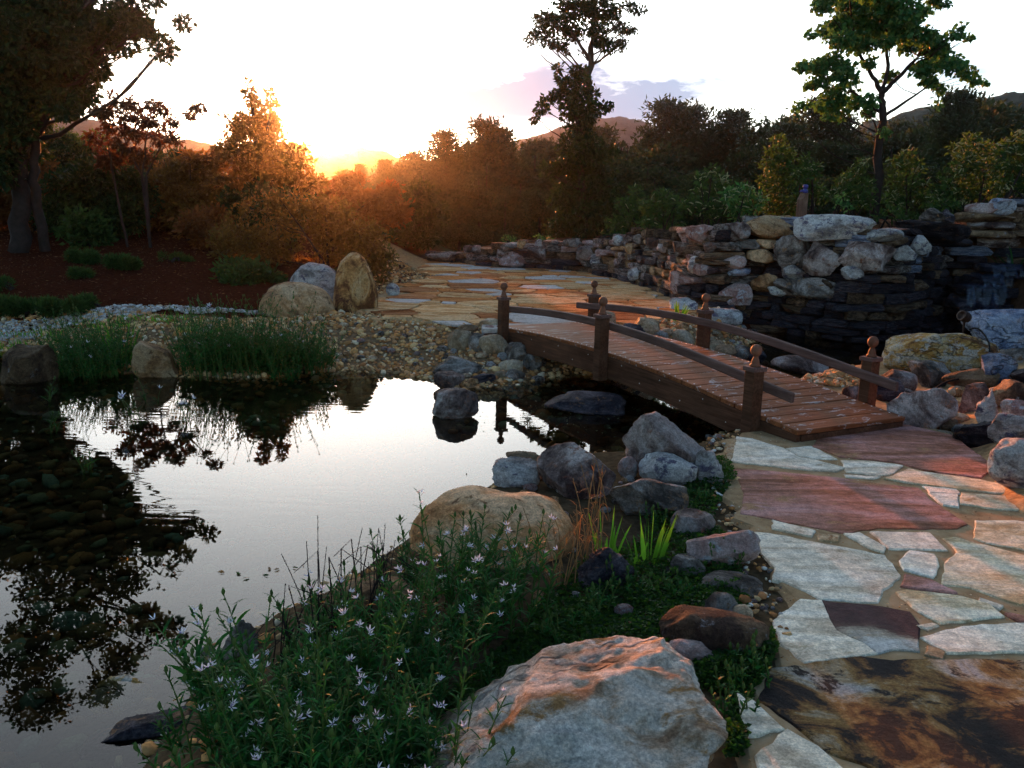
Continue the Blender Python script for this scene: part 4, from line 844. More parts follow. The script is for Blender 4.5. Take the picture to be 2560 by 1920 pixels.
def leaves(C, D, ln, wd, rg, fold=.25):
    """one diamond leaf at each point C pointing along D"""
    n_ = len(C); D = unit(D); r_ = unit(rg.normal(size=(n_, 3))); B = unit(np.cross(D, r_)); Nn = np.cross(D, B)
    ln = np.broadcast_to(ln, (n_,))[:, None]; wd = np.broadcast_to(wd, (n_,))[:, None]
    V = np.stack([C, C + D * ln * .45 + B * wd * .5 + Nn * wd * fold, C + D * ln, C + D * ln * .45 - B * wd * .5 + Nn * wd * fold], 1)
    return V.reshape(-1, 3), np.arange(n_ * 4).reshape(-1, 4)
def clump_pts(c, r_, n_, rg, gap=.0, fq=2.2, pw=.42):
    d = unit(rg.normal(size=(n_, 3))); k = rg.uniform(0, 1, n_) ** pw * (1 + .38 * rg.uniform(0, 1, n_) ** 4); P_ = d * k[:, None] * np.asarray(r_); 
    if gap > -1:
        keep = fbm((P_ + c) * fq, 77, 2) > gap - .35; P_, d = P_[keep], d[keep]
    return P_ + c, d
def merge(parts):
    V, Q, b = [], [], 0
    for v, q_ in parts: V.append(v); Q.append(q_ + b); b += len(v)
    return np.concatenate(V), np.concatenate(Q)
def bez(a, b, c, k=6):
    t_ = np.linspace(0, 1, k)[:, None]; return (1 - t_) ** 2 * a + 2 * t_ * (1 - t_) * b + t_ ** 2 * c
M['bark'] = plain('bark', (.06, .045, .035), .9, .1); M['bark_dark'] = plain('bark_dark', (.03, .022, .02), .9, .1); M['stalk'] = plain('green_stalk', (.06, .1, .02), .7, .2); M['dry'] = plain('dry_stalk', (.3, .15, .06), .8, .1); M['twig'] = plain('dark_twig', (.03, .02, .018), .8, .1)
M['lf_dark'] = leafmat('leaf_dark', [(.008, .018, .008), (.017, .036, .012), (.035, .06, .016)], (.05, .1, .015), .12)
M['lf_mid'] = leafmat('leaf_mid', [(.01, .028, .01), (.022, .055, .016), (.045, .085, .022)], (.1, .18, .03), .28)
M['lf_red'] = leafmat('leaf_reddish', [(.03, .018, .008), (.055, .03, .012), (.09, .05, .016)], (.4, .13, .025), .35)
M['lf_maroon'] = leafmat('leaf_maroon', [(.018, .012, .008), (.032, .02, .01), (.05, .03, .014)], (.2, .06, .015), .2)
M['lf_gold'] = leafmat('leaf_golden', [(.012, .02, .007), (.03, .038, .011), (.1, .09, .02)], (.45, .2, .03), .26)
M['lf_bud'] = leafmat('leaf_redbud', [(.016, .065, .025), (.034, .12, .04), (.06, .165, .05), (.15, .21, .055)], (.12, .28, .04), .25)
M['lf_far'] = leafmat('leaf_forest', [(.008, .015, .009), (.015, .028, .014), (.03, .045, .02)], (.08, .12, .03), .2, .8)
M['lf_spike'] = leafmat('pale_flower_spike', [(.3, .32, .16), (.45, .45, .26)], (.4, .4, .2), .3)
M['lf_grass'] = leafmat('leaf_blade', [(.03, .09, .012), (.06, .18, .02), (.1, .26, .03)], (.2, .5, .03), .4, .4)
M['lf_water'] = leafmat('leaf_waterplant', [(.007, .022, .006), (.013, .042, .01), (.028, .075, .015)], (.1, .22, .03), .2, .6)
M['lf_near'] = leafmat('leaf_near', [(.006, .032, .008), (.015, .075, .016), (.035, .15, .03)], (.08, .28, .03), .22, .55)
M['lf_dry'] = leafmat('leaf_dry', [(.16, .07, .03), (.32, .16, .06)], (.5, .25, .06), .35)
M['lf_clover'] = leafmat('leaf_clover', [(.008, .022, .008), (.016, .042, .01), (.035, .085, .016)], (.1, .25, .02), .3, .5)
M['petal'] = leafmat('petal_white', [(.72, .7, .76), (.8, .78, .8)], (.8, .75, .8), .3, .6); M['violet'] = leafmat('petal_violet', [(.28, .2, .5), (.42, .32, .6)], (.4, .3, .6), .3)
def tree(name, label, cat, base, trunks, clumps, leaf, lmat, seed, bark='bark_dark', limb=.03, density=1., gap=-.05, group=None, droop=.25, limb_lo=.35, fq=2.2, parts_only=False, wd=.62):
    """trunks: [(points, radii)], clumps: [(centre, radii, count)] in world coordinates"""
    rg = np.random.RandomState(seed); base = np.asarray(base, float); t = thing(name, label, cat, base, group)
    lines = []; 
    for P_, r_ in trunks:
        P_ = np.asarray(P_, float); k = np.linspace(0, len(P_) - 1, 4 * len(P_)); ix = np.arange(len(P_)); Q_ = np.stack([np.interp(k, ix, P_[:, a]) for a in range(3)], -1); rr_ = np.interp(k, ix, r_)
        Q_[1:-1] += rg.normal(size=Q_[1:-1].shape) * np.array([.25, .25, 0]) * rr_[1:-1, None]; lines.append((Q_ - base, rr_))
    V, Q = tubes(lines, 8); obj('trunk', np_mesh('trunk', V, Q, None, M[bark]), t)
    lims, lv = [], []
    TP = np.concatenate([l_[0] for l_ in lines]); TR = np.concatenate([l_[1] for l_ in lines])
    for c, r_, n_ in clumps:
        c = np.asarray(c, float) - base; r_ = np.broadcast_to(np.asarray(r_, float), (3,)).copy()
        if limb:
            dlt = TP - c; cost = np.linalg.norm(dlt[:, :2], axis=1) + np.abs(TP[:, 2] - (c[2] - limb_lo * np.linalg.norm(dlt[:, :2], axis=1) * 1.6)) * 1.2; i_ = int(np.argmin(cost)); a = TP[i_]
            mid = (a + c) / 2 + np.array([0, 0, -.08 * np.linalg.norm(c - a)]) + rg.normal(size=3) * .06 * np.linalg.norm(c - a)
            L0 = bez(a, mid, c, 8); L0[1:-1] += rg.normal(size=(6, 3)) * .015 * np.linalg.norm(c - a); r0 = min(TR[i_] * .6, limb); lims.append((L0, np.linspace(r0, r0 * .25, 8)))
            for _ in range(5):
                e = c + unit(rg.normal(size=3)) * r_ * rg.uniform(.6, 1.0); s_ = L0[rg.randint(3, 8)]; lims.append((bez(s_, (s_ + e) / 2 + rg.normal(size=3) * .08 * r_[0], e, 5), np.linspace(r0 * .3, r0 * .07, 5)))
        P_, d = clump_pts(c, r_, int(n_ * density), rg, gap, fq)
        D = d * .6 + rg.normal(size=P_.shape) * .7 + np.array([0, 0, -droop]); l_ = leaf * rg.uniform(.6, 1.25, len(P_)); lv.append(leaves(P_, D, l_, l_ * wd, rg))
    if lims: V, Q = tubes(lims, 5); obj('branches', np_mesh('branches', V, Q, None, M[bark]), t)['kind'] = 'stuff'
    V, Q = merge(lv); obj('crown', np_mesh('crown', V, Q, None, M[lmat], False, rg.uniform(0, 1, len(Q))), t)
    return t
def px_clumps(lst, Y, per, rg, dy=.5, flat=.8):
    out = []
    for e in lst:
        px, py, rp = e[:3]; y = Y + rg.uniform(-dy, dy); c = at(px, py, y); r_ = rp * y / F_PX; out.append((c, (r_, r_, r_ * (e[3] if len(e) > 3 else flat)), int(per * (r_ ** 2))))
    return out
rgt = np.random.RandomState(99)
# ------------------------------------------------------------------ left maple
Yl = 14.6; b0 = at(18, 250, Yl); b0[2] = Hs(b0[0], b0[1])
cl = [(10, 8, 34), (45, 5, 34), (80, 8, 26), (25, 45, 34), (60, 42, 30), (88, 38, 24), (105, 32, 15), (122, 22, 14), (136, 22, 13), (147, 28, 9), (150, 36, 6), (122, 6, 12), (15, 85, 34), (50, 80, 28), (78, 74, 20), (95, 68, 12), (100, 80, 9), (85, 92, 12), (62, 105, 16), (35, 112, 22), (8, 125, 26), (75, 108, 10), (112, 40, 8), (-25, 60, 45), (-30, 10, 45), (-30, 110, 40), (20, 150, 22), (-10, 165, 26)]
cc = px_clumps(cl, Yl, 4600, rgt, .6)
rl = [(60, 470, 40), (110, 480, 30), (150, 470, 22), (170, 462, 14), (40, 530, 50), (100, 520, 34), (150, 528, 20), (190, 528, 16), (210, 535, 10), (185, 555, 12), (60, 590, 50), (120, 580, 30), (160, 575, 22), (180, 572, 12), (30, 650, 50), (90, 630, 34), (140, 620, 26), (170, 628, 17), (180, 640, 9), (120, 660, 24), (150, 650, 14), (40, 700, 40), (100, 690, 24)]
for px, py, rp in rl:
    y = Yl + rgt.uniform(-.6, .6); c = refl(px, py, y)
    if c[2] > 3.6: r_ = rp * y / F_PX * .82; cc.append((c, (r_, r_, r_ * .8), int(2600 * r_ * r_)))
tp = at(40, -120, Yl); 
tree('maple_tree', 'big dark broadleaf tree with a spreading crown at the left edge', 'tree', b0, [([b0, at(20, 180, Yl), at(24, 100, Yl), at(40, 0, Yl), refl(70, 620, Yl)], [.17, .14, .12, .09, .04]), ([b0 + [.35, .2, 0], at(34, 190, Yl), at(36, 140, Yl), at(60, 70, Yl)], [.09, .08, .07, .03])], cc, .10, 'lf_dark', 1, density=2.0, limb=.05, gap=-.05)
# ------------------------------------------------------------------ sparse reddish shrub tree beside it
Ys = 15.5; b1 = at(150, 240, Ys); b1[2] = Hs(b1[0], b1[1])
cl = [(110, 98, 7), (118, 104, 6), (130, 103, 6), (137, 108, 5), (152, 105, 6), (160, 108, 7), (168, 112, 6), (182, 110, 6), (198, 108, 6), (190, 115, 4), (140, 120, 8), (125, 115, 6), (105, 112, 8), (96, 110, 6), (150, 122, 6), (160, 128, 6), (172, 122, 5), (115, 125, 10), (135, 135, 10), (155, 140, 9), (170, 138, 6), (176, 140, 5), (125, 145, 12), (100, 140, 12), (110, 160, 12), (140, 158, 10)]
tree('sparse_shrub', 'sparse open branched shrub with reddish leaf tufts against the sky', 'shrub', b1, [([b1, at(145, 180, Ys), at(128, 150, Ys), at(118, 115, Ys)], [.028, .022, .016, .007]), ([b1, at(146, 175, Ys), at(165, 140, Ys), at(190, 115, Ys)], [.026, .02, .014, .006]), ([b1, at(142, 180, Ys), at(146, 140, Ys), at(152, 108, Ys)], [.024, .02, .014, .006]), ([b1 + [-.4, 0, 0], at(112, 170, Ys), at(106, 130, Ys)], [.024, .018, .008])], px_clumps(cl, Ys, 11000, rgt, .5, .7), 0.10, 'lf_maroon', 2, limb=.014, gap=.0, wd=.42, droop=.5)
# ------------------------------------------------------------------ backlit conical tree by the sun
Yc = 17.5; b2 = at(258, 250, Yc); b2[2] = Hs(b2[0], b2[1])
cl = [(248, 82, 3), (250, 92, 5), (254, 102, 6), (270, 92, 4), (272, 104, 6), (262, 114, 9), (276, 118, 7), (222, 112, 5), (230, 120, 7), (240, 118, 6), (248, 126, 11), (268, 128, 12), (236, 132, 9), (222, 150, 9), (250, 142, 18), (275, 145, 14), (238, 156, 18), (265, 160, 20), (290, 152, 10), (302, 150, 6), (288, 168, 16), (305, 165, 9), (240, 178, 22), (268, 185, 24), (298, 185, 16), (318, 182, 9), (222, 185, 14)]
tree('conical_tree', 'upright conical tree lit orange beside the setting sun', 'tree', b2, [([b2, at(256, 190, Yc), at(256, 140, Yc), at(251, 88, Yc)], [.09, .07, .05, .012]), ([at(258, 170, Yc), at(268, 130, Yc), at(271, 95, Yc)], [.04, .03, .01]), ([at(256, 165, Yc), at(235, 128, Yc), at(220, 108, Yc)], [.03, .02, .008])], px_clumps(cl, Yc, 7500, rgt, .5), .12, 'lf_gold', 3, limb=.02, gap=-.1, wd=.45)
# ------------------------------------------------------------------ shrubs: leafy mounds with many stems
def shrub(name, label, pxb, Y, clumps, leaf, lmat, seed, per=4000, group=None, gap=-.15, dy=.4, wd=.5, stems=7, zfix=None, spikes=0, cat='shrub', droop=.0):
    rg = np.random.RandomState(seed); b = at(pxb[0], pxb[1], Y); b[2] = Hs(b[0], b[1]) if zfix is None else zfix
    cs = px_clumps(clumps, Y, per, rg, dy, .8); tr = []
    for i in range(stems):
        c = cs[rg.randint(len(cs))][0]; s_ = b + rg.normal(size=3) * np.array([.1, .1, 0]); tr.append((bez(s_, (s_ + c) / 2 + np.array([0, 0, .1]), c, 4), np.linspace(.02, .006, 4)))
    t = tree(name, label, cat, b, tr, cs, leaf, lmat, seed, limb=.01, gap=gap, wd=wd, droop=droop, group=group)
    if spikes:
        P_ = []; 
        for i in range(spikes):
            c, r_, _ = cs[rg.randint(len(cs))]; d = unit(rg.normal(size=3) + np.array([0, -.6, .6])); p0 = c + d * np.array(r_) * rg.uniform(.75, 1.05) - b; dr = unit(rg.normal(size=3) * .6 + np.array([rg.choice([-1, 1]) * .5, 0, .25]))
            k = 9; tt = np.linspace(0, 1, k)[:, None] * rg.uniform(.06, .13); pts = p0 + dr * tt + np.array([0, 0, -1.]) * (tt ** 2) * 3; P_.append((pts, np.array([.004, .007, .009, .009, .009, .008, .007, .005, .002]) * 1.1))
        V, Q = tubes(P_, 4); obj('flower_spikes', np_mesh('flower_spikes', V, Q, None, M['lf_spike'], True, rg.uniform(0, 1, len(Q))), t)['kind'] = 'stuff'
    return t
shrub('spreading_shrub', 'wide golden green shrub behind the standing stone', (330, 285), 14.2, [(240, 228, 22), (270, 215, 26), (300, 212, 26), (330, 218, 26), (355, 226, 24), (375, 242, 18), (385, 258, 12), (260, 250, 26), (295, 245, 28), (330, 250, 28), (360, 258, 24), (375, 272, 14), (235, 255, 22), (225, 240, 16), (310, 272, 22), (345, 275, 20), (270, 272, 18), (280, 200, 10), (325, 205, 10), (250, 208, 9)], .085, 'lf_gold', 11, 5200, gap=.02)
shrub('low_shrub', 'low dark green shrub on mulch left of domed boulder', (240, 288), 12.6, [(215, 278, 13), (230, 272, 15), (250, 274, 16), (270, 280, 13), (240, 283, 15), (222, 285, 11), (260, 286, 12)], .11, 'lf_mid', 12, 12000, wd=.35)
thk = [('dark green shrub in thicket below the sparse reddish shrub', (100, 245), 17, [(70, 190, 24), (95, 180, 24), (120, 185, 24), (60, 215, 24), (90, 212, 26), (120, 215, 24), (140, 200, 18), (105, 232, 20), (75, 236, 18)], 'lf_dark'),
 ('olive shrub in thicket right of the sparse reddish shrub', (185, 245), 18, [(150, 185, 20), (175, 175, 20), (200, 170, 20), (160, 210, 24), (190, 205, 26), (215, 195, 20), (175, 232, 20), (205, 228, 20), (225, 215, 16), (215, 160, 9), (190, 158, 8)], 'lf_gold'),
 ('brown green shrub in thicket behind the left tree trunks', (40, 250), 17.5, [(10, 200, 26), (40, 195, 24), (20, 228, 26), (50, 230, 24), (-15, 220, 26), (35, 170, 18), (0, 165, 22)], 'lf_red'),
 ('round dark bush at the back of the mulch bed', (90, 250), 15.5, [(78, 222, 14), (95, 226, 14), (85, 238, 14), (70, 238, 12), (100, 240, 12)], 'lf_mid'),
 ('shrub at the right end of the thicket under conical tree', (215, 250), 16, [(195, 225, 16), (215, 220, 16), (205, 240, 16), (225, 238, 14), (185, 240, 13)], 'lf_red'),
 ('orange lit shrub right of the conical tree below the sun', (335, 240), 19.5, [(315, 205, 14), (330, 192, 12), (345, 186, 11), (360, 184, 9), (350, 202, 18), (330, 212, 18), (365, 204, 16), (380, 196, 12), (375, 215, 18), (395, 212, 16), (390, 190, 10), (340, 178, 6), (355, 176, 5)], 'lf_red'),
 ('dark green shrub right of the golden shrub', (405, 250), 21, [(400, 205, 18), (420, 195, 16), (415, 225, 18), (395, 232, 18), (435, 215, 14), (425, 238, 13)], 'lf_dark'),
 ('green shrub high behind the thicket at left', (70, 200), 20, [(75, 150, 16), (95, 142, 12), (60, 140, 16), (85, 165, 18), (110, 165, 16), (130, 160, 10), (45, 160, 16)], 'lf_mid')]
thk += [('tall dark shrub mass behind the left tree trunks', (30, 240), 19, [(-20, 150, 24), (15, 150, 24), (45, 150, 22), (70, 165, 20), (0, 185, 26), (35, 185, 26), (65, 195, 22), (90, 175, 16)], 'lf_dark'),
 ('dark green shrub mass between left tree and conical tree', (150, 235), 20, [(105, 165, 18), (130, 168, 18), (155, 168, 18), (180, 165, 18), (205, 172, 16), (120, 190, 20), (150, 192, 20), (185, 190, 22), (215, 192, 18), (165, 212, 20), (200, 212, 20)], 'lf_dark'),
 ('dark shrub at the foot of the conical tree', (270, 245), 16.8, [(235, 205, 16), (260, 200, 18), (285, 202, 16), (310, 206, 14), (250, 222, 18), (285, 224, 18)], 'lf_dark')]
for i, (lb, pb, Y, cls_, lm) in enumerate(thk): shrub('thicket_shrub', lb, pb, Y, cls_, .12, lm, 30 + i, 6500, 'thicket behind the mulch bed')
# juniper mounds on the mulch
jun = [('leftmost low green mound at the edge of mulch bed', (12, 312), [(0, 306, 11), (14, 307, 10), (25, 309, 8)]), ('second low green mound from the left on mulch edge', (40, 314), [(36, 308, 9), (50, 308, 10), (60, 310, 7)]), ('third low green mound on the mulch edge', (82, 312), [(75, 306, 9), (86, 303, 8), (68, 309, 8)]), ('low green mound far left in the mulch', (5, 290), [(3, 285, 8), (-5, 287, 8)]),
 ('grassy mound in the middle of mulch bed', (80, 278), [(76, 274, 6), (86, 275, 6)]), ('upper grassy mound left in the mulch', (85, 262), [(74, 256, 7), (90, 258, 8), (82, 262, 7)]), ('upper grassy mound right in the mulch', (122, 268), [(112, 262, 7), (125, 263, 8), (134, 265, 6)]), ('small grassy mound near the dark low shrub', (175, 262), [(165, 258, 6), (178, 260, 7), (188, 262, 5)])]
for i, (lb, pb, cls_) in enumerate(jun):
    g = G(pb[0], pb[1]); shrub('juniper_mound', lb, pb, float(g[1]), cls_, .07, 'lf_mid', 60 + i, 120000, 'low mounds on the mulch bed', -.4, .25, .16, 3, None, 0, 'shrub', -.5)
# ------------------------------------------------------------------ tall tree with a bare trunk behind the wall, and the dark column beside it
Ym = 22.; b3 = at(590, 246, Ym); b3[2] = Hs(b3[0], b3[1]) - .05
cl = [(530, 40, 7), (540, 32, 9), (552, 40, 11), (545, 18, 10), (560, 22, 14), (575, 34, 12), (580, 10, 14), (565, 2, 12), (600, 8, 15), (595, 28, 12), (615, 18, 13), (630, 8, 9), (640, 10, 6), (622, 28, 9), (630, 30, 6), (606, 45, 10), (618, 44, 9), (600, 40, 8), (560, 45, 7), (568, 52, 4), (580, 50, 4), (590, -15, 20), (565, -18, 15), (615, -15, 16), (590, -40, 18), (570, -45, 12), (608, -50, 14), (590, -70, 12)]
tree('tall_slender_tree', 'tall slender tree with a bare trunk and flat crown cut by the top edge', 'tree', b3, [([b3, at(587, 150, Ym), at(589, 100, Ym), at(590, 58, Ym), at(596, 20, Ym), at(592, -50, Ym)], [.12, .1, .085, .075, .05, .02]), ([at(589, 60, Ym), at(578, 42, Ym), at(565, 20, Ym)], [.05, .035, .012])], px_clumps(cl, Ym, 6500, rgt, .5, .6), .09, 'lf_dark', 4, 'bark', .025, gap=.12, limb_lo=.5, fq=3.2)
Yk = 20.6; b4 = at(583, 246, Yk); b4[2] = Hs(b4[0], b4[1]) - .05
cl = [(558, 68, 4), (562, 78, 6), (575, 70, 5), (582, 72, 6), (570, 84, 9), (582, 88, 10), (565, 96, 9), (580, 102, 12), (592, 95, 6), (556, 95, 6), (548, 100, 6), (541, 108, 6), (535, 118, 4), (600, 108, 6), (608, 106, 5), (570, 112, 9), (588, 115, 10), (580, 130, 14), (575, 148, 16), (590, 150, 16), (568, 165, 12), (582, 172, 22), (600, 170, 14), (580, 195, 24), (598, 198, 18), (565, 200, 14), (582, 222, 24), (602, 225, 17), (562, 228, 14), (555, 172, 8), (545, 170, 6), (612, 150, 6), (612, 185, 8)]
tree('dense_columnar_tree', 'dense dark columnar tree in front of the tall slender trunk', 'tree', b4, [([b4, at(582, 180, Yk), at(578, 120, Yk), at(575, 75, Yk)], [.12, .09, .06, .015])], px_clumps(cl, Yk, 4200, rgt, .35, .9), .12, 'lf_dark', 5, limb=.02, gap=-.35)
# ------------------------------------------------------------------ redbud on the mound
Yr = 15.5; b5 = at(876, 208, Yr); b5[2] = Hs(b5[0], b5[1]) - .05
cl = [(822, 4, 9), (835, 8, 9), (850, 6, 13), (870, 8, 16), (890, 4, 15), (905, 12, 14), (920, 10, 8), (860, 22, 14), (880, 24, 16), (905, 28, 14), (838, 22, 11), (826, 30, 8), (812, 34, 5), (840, 38, 12), (860, 42, 12), (885, 40, 10), (910, 42, 12), (925, 36, 11), (935, 46, 11), (948, 40, 9), (958, 34, 5), (970, 38, 3), (962, 26, 3), (940, 58, 13), (955, 66, 11), (968, 72, 7), (975, 80, 5), (985, 82, 3), (925, 68, 11), (930, 80, 8), (940, 88, 5), (832, 62, 11), (818, 66, 9), (805, 66, 6), (798, 68, 4), (845, 72, 12), (825, 78, 10), (812, 84, 6), (850, 88, 10), (835, 96, 12), (825, 104, 9), (840, 112, 9), (855, 104, 9), (870, 100, 8), (800, 105, 4), (808, 104, 4), (795, 114, 4), (830, 118, 7), (868, 112, 6), (880, 118, 5), (884, 132, 5), (890, 75, 6), (870, 62, 6), (938, 105, 3), (930, 8, 4), (945, 4, 5), (935, -2, 6), (870, -20, 22), (900, -25, 22), (840, -15, 16), (930, -30, 14), (880, -50, 20)]
tree('redbud_tree', 'heart leaved green tree with forked dark trunk on the mound', 'tree', b5, [([b5, at(880, 140, Yr), at(882, 110, Yr), at(882, 92, Yr)], [.085, .07, .062, .055]), ([at(882, 92, Yr), at(874, 78, Yr), at(862, 60, Yr), at(852, 30, Yr), at(850, 0, Yr)], [.045, .035, .028, .02, .01]), ([at(882, 92, Yr), at(888, 70, Yr), at(886, 45, Yr), at(888, 5, Yr)], [.04, .032, .024, .01]), ([at(883, 92, Yr), at(898, 78, Yr), at(915, 60, Yr), at(930, 35, Yr)], [.045, .035, .025, .01]), ([at(881, 118, Yr), at(905, 102, Yr), at(930, 85, Yr)], [.03, .022, .01]), ([at(880, 112, Yr), at(858, 96, Yr), at(838, 78, Yr)], [.03, .022, .01])], px_clumps(cl, Yr, 8000, rgt, .7, .75), .085, 'lf_bud', 6, limb=.013, gap=.0, wd=.95, droop=.7, fq=3.5)
# ------------------------------------------------------------------ shrubs along the top of the wall
ws = [('glossy flowering shrub at the left of the wall-top row', (665, 232), 15.2, [(650, 205, 9), (662, 198, 10), (675, 205, 10), (655, 218, 10), (672, 220, 11), (645, 225, 7)], 'lf_mid', 10), ('pale spiked shrub second in the wall-top row', (710, 225), 14.6, [(700, 180, 6), (712, 172, 7), (722, 180, 7), (700, 195, 10), (716, 192, 10), (690, 205, 8), (708, 210, 12), (725, 208, 9)], 'lf_mid', 60), ('drooping pale green shrub behind the tan wall boulder', (745, 225), 14.2, [(730, 195, 8), (745, 192, 9), (735, 208, 10), (752, 206, 10), (760, 200, 7), (742, 218, 9)], 'lf_bud', 50),
 ('dark upright shrub with pointed top behind the drooping shrub', (775, 225), 16, [(778, 140, 6), (775, 150, 9), (785, 155, 10), (768, 162, 8), (778, 168, 12), (790, 172, 9), (765, 180, 9), (780, 188, 14), (772, 205, 14), (790, 205, 10)], 'lf_mid', 0), ('shrub with pale spikes directly behind the wooden post', (805, 215), 15.4, [(805, 160, 6), (812, 170, 8), (800, 175, 8), (808, 188, 11), (818, 195, 9), (798, 200, 9)], 'lf_mid', 25), ('spiked shrub left of the redbud trunk', (855, 210), 15, [(862, 165, 7), (855, 175, 9), (845, 185, 10), (862, 188, 11), (850, 200, 11), (835, 195, 9), (868, 202, 8)], 'lf_mid', 50), ('spiked shrub right of the redbud trunk', (905, 208), 15.6, [(895, 165, 9), (905, 155, 8), (915, 168, 9), (900, 182, 12), (918, 188, 11), (905, 200, 11), (890, 198, 8), (925, 200, 8)], 'lf_mid', 50),
 ('tall golden spiked shrub at right of wall top', (975, 205), 14.6, [(960, 150, 9), (972, 142, 9), (985, 150, 10), (965, 165, 13), (985, 170, 14), (950, 175, 10), (945, 190, 10), (970, 188, 14), (995, 188, 12), (958, 200, 11), (935, 200, 8)], 'lf_mid', 150), ('rightmost golden spiked shrub cut by the right edge', (1015, 205), 13.6, [(1008, 150, 9), (1020, 140, 10), (1030, 155, 14), (1012, 170, 13), (1030, 182, 16), (1010, 190, 12), (1024, 200, 12)], 'lf_mid', 110), ('small bright weed beside the redbud mulch', (845, 213), 14.0, [(838, 203, 5), (843, 196, 4), (846, 207, 5)], 'lf_bud', 0), ('low green mat of leaves beside the white wall boulder', (895, 214), 13.4, [(880, 218, 6), (892, 214, 8), (904, 217, 7), (914, 219, 6)], 'lf_mid', 0), ('grassy tuft right of the mat on wall top', (925, 210), 13.8, [(930, 208, 7), (942, 205, 8), (952, 207, 6)], 'lf_mid', 0), ('yellow green tuft on top of the low wall', (508, 240), 20.2, [(505, 240, 4), (512, 241, 4), (540, 238, 4), (548, 240, 4)], 'lf_bud', 0), ('green tuft on top of the low wall below the columnar tree', (600, 240), 19.5, [(596, 238, 5), (606, 237, 5), (620, 236, 5)], 'lf_mid', 0),
 ('leafy shrub between columnar tree and the wall-top row', (640, 235), 17, [(625, 205, 9), (635, 192, 7), (640, 210, 11), (628, 222, 11), (648, 215, 8), (615, 225, 9)], 'lf_mid', 8)]
for i, (lb, pb, Y, cls_, lm, spk) in enumerate(ws): shrub('wall_top_shrub', lb, pb, Y, cls_, .1, lm, 80 + i, 4600, 'shrubs along the top of the stone wall', -.1, .3, .42, 6, None, spk)
# ------------------------------------------------------------------ forest belt
def proto_tree(kind, seed):
    rg = np.random.RandomState(seed); t = thing('forest_tree', 'x', 'tree')
    V, Q = tubes([(np.array([[0, 0, 0], [.01, 0, .4], [0, .01, .97]]), [.02, .014, .003])], 6); obj('trunk', np_mesh('trunk', V, Q, None, M['bark_dark']), t)
    lv = []
    if kind == 'pine':
        for w in range(15):
            z = .28 + .7 * w / 14; rad = .2 * (1 - (w / 14) ** 1.4) * rg.uniform(.65, 1.2) + .02
            for b_ in range(6):
                a = rg.uniform(0, 6.28); e = np.array([math.cos(a), math.sin(a), 0.]) * rad; 
                for k in range(3):
                    c = np.array([0, 0, z]) + e * (.4 + .3 * k) + np.array([0, 0, .015 * k]); P_ = c + rg.normal(size=(34, 3)) * np.array([.03, .03, .011]); lv.append(leaves(P_, rg.normal(size=(34, 3)) + np.array([0, 0, .5]), .026, .008, rg))
    else:
        nC = 26
        for c_ in range(nC):
            z = rg.uniform(.25, .92); prof = math.sin(math.pi * min(1, (z - .15) / .85) ** .8) * .26; a = rg.uniform(0, 6.28); q_ = prof * math.sqrt(rg.uniform(.15, 1))
            P_, d = clump_pts(np.array([q_ * math.cos(a), q_ * math.sin(a), z]), np.array([.105, .105, .075]) * rg.uniform(.7, 1.2), 330, rg, -.1, 16); lv.append(leaves(P_, d + rg.normal(size=P_.shape) * .8, .026, .02, rg))
    V, Q = merge(lv); obj('crown', np_mesh('crown', V, Q, None, M['lf_far'], False, rg.uniform(0, 1, len(Q))), t); return t
PT = {'pine': [proto_tree('pine', 1), proto_tree('pine', 2), proto_tree('pine', 3)], 'leafy': [proto_tree('leafy', 4), proto_tree('leafy', 5), proto_tree('leafy', 6)]}
used = set()
def plant_tree(kind, x, y, top, label, group, rg, wid=1.):
    i_ = rg.randint(3); pr = PT[kind][i_]; o = pr if (kind, i_) not in used else copy_tree(pr); used.add((kind, i_))
    z = Hs(x, y) - .1; h = top - z; o.location = (x, y, z); w_ = h * wid; o.scale = (w_, w_, h); o.rotation_euler = (0, 0, rg.uniform(0, 6.28)); o['label'] = label; o['category'] = 'tree'; o['group'] = group
rgf = np.random.RandomState(12)
SKY = [(395, 160), (420, 150), (445, 143), (470, 138), (500, 138), (540, 142), (580, 135), (610, 132), (640, 130), (672, 122), (700, 124), (740, 126), (775, 116), (810, 122), (850, 124), (900, 122), (950, 116), (1000, 108), (1060, 104)]
sxp, syp = [a for a, _ in SKY], [b for _, b in SKY]
for row, (Y, n_, lo, hi) in enumerate([(62, 30, 0, 8), (52, 26, 6, 22), (42, 22, 20, 44), (33, 18, 42, 72)]):
    for i in range(n_):
        px = 385 + (1055 - 385) * (i + rgf.uniform(.1, .9)) / n_; y = Y + rgf.uniform(-4, 4); py = np.interp(px, sxp, syp) + rgf.uniform(lo, hi); p = at(px, py, y)
        kd = 'pine' if rgf.uniform() < (.45 if row == 0 else .25) else 'leafy'
        plant_tree(kd, p[0], y, p[2], ('dark pine' if kd == 'pine' else 'dark broadleaf tree') + (' rising along the forest skyline', ' in the second row of the forest belt', ' in the middle of the forest belt', ' at the near foot of the forest belt')[row], 'forest belt behind the plaza', rgf, rgf.uniform(.85, 1.3))
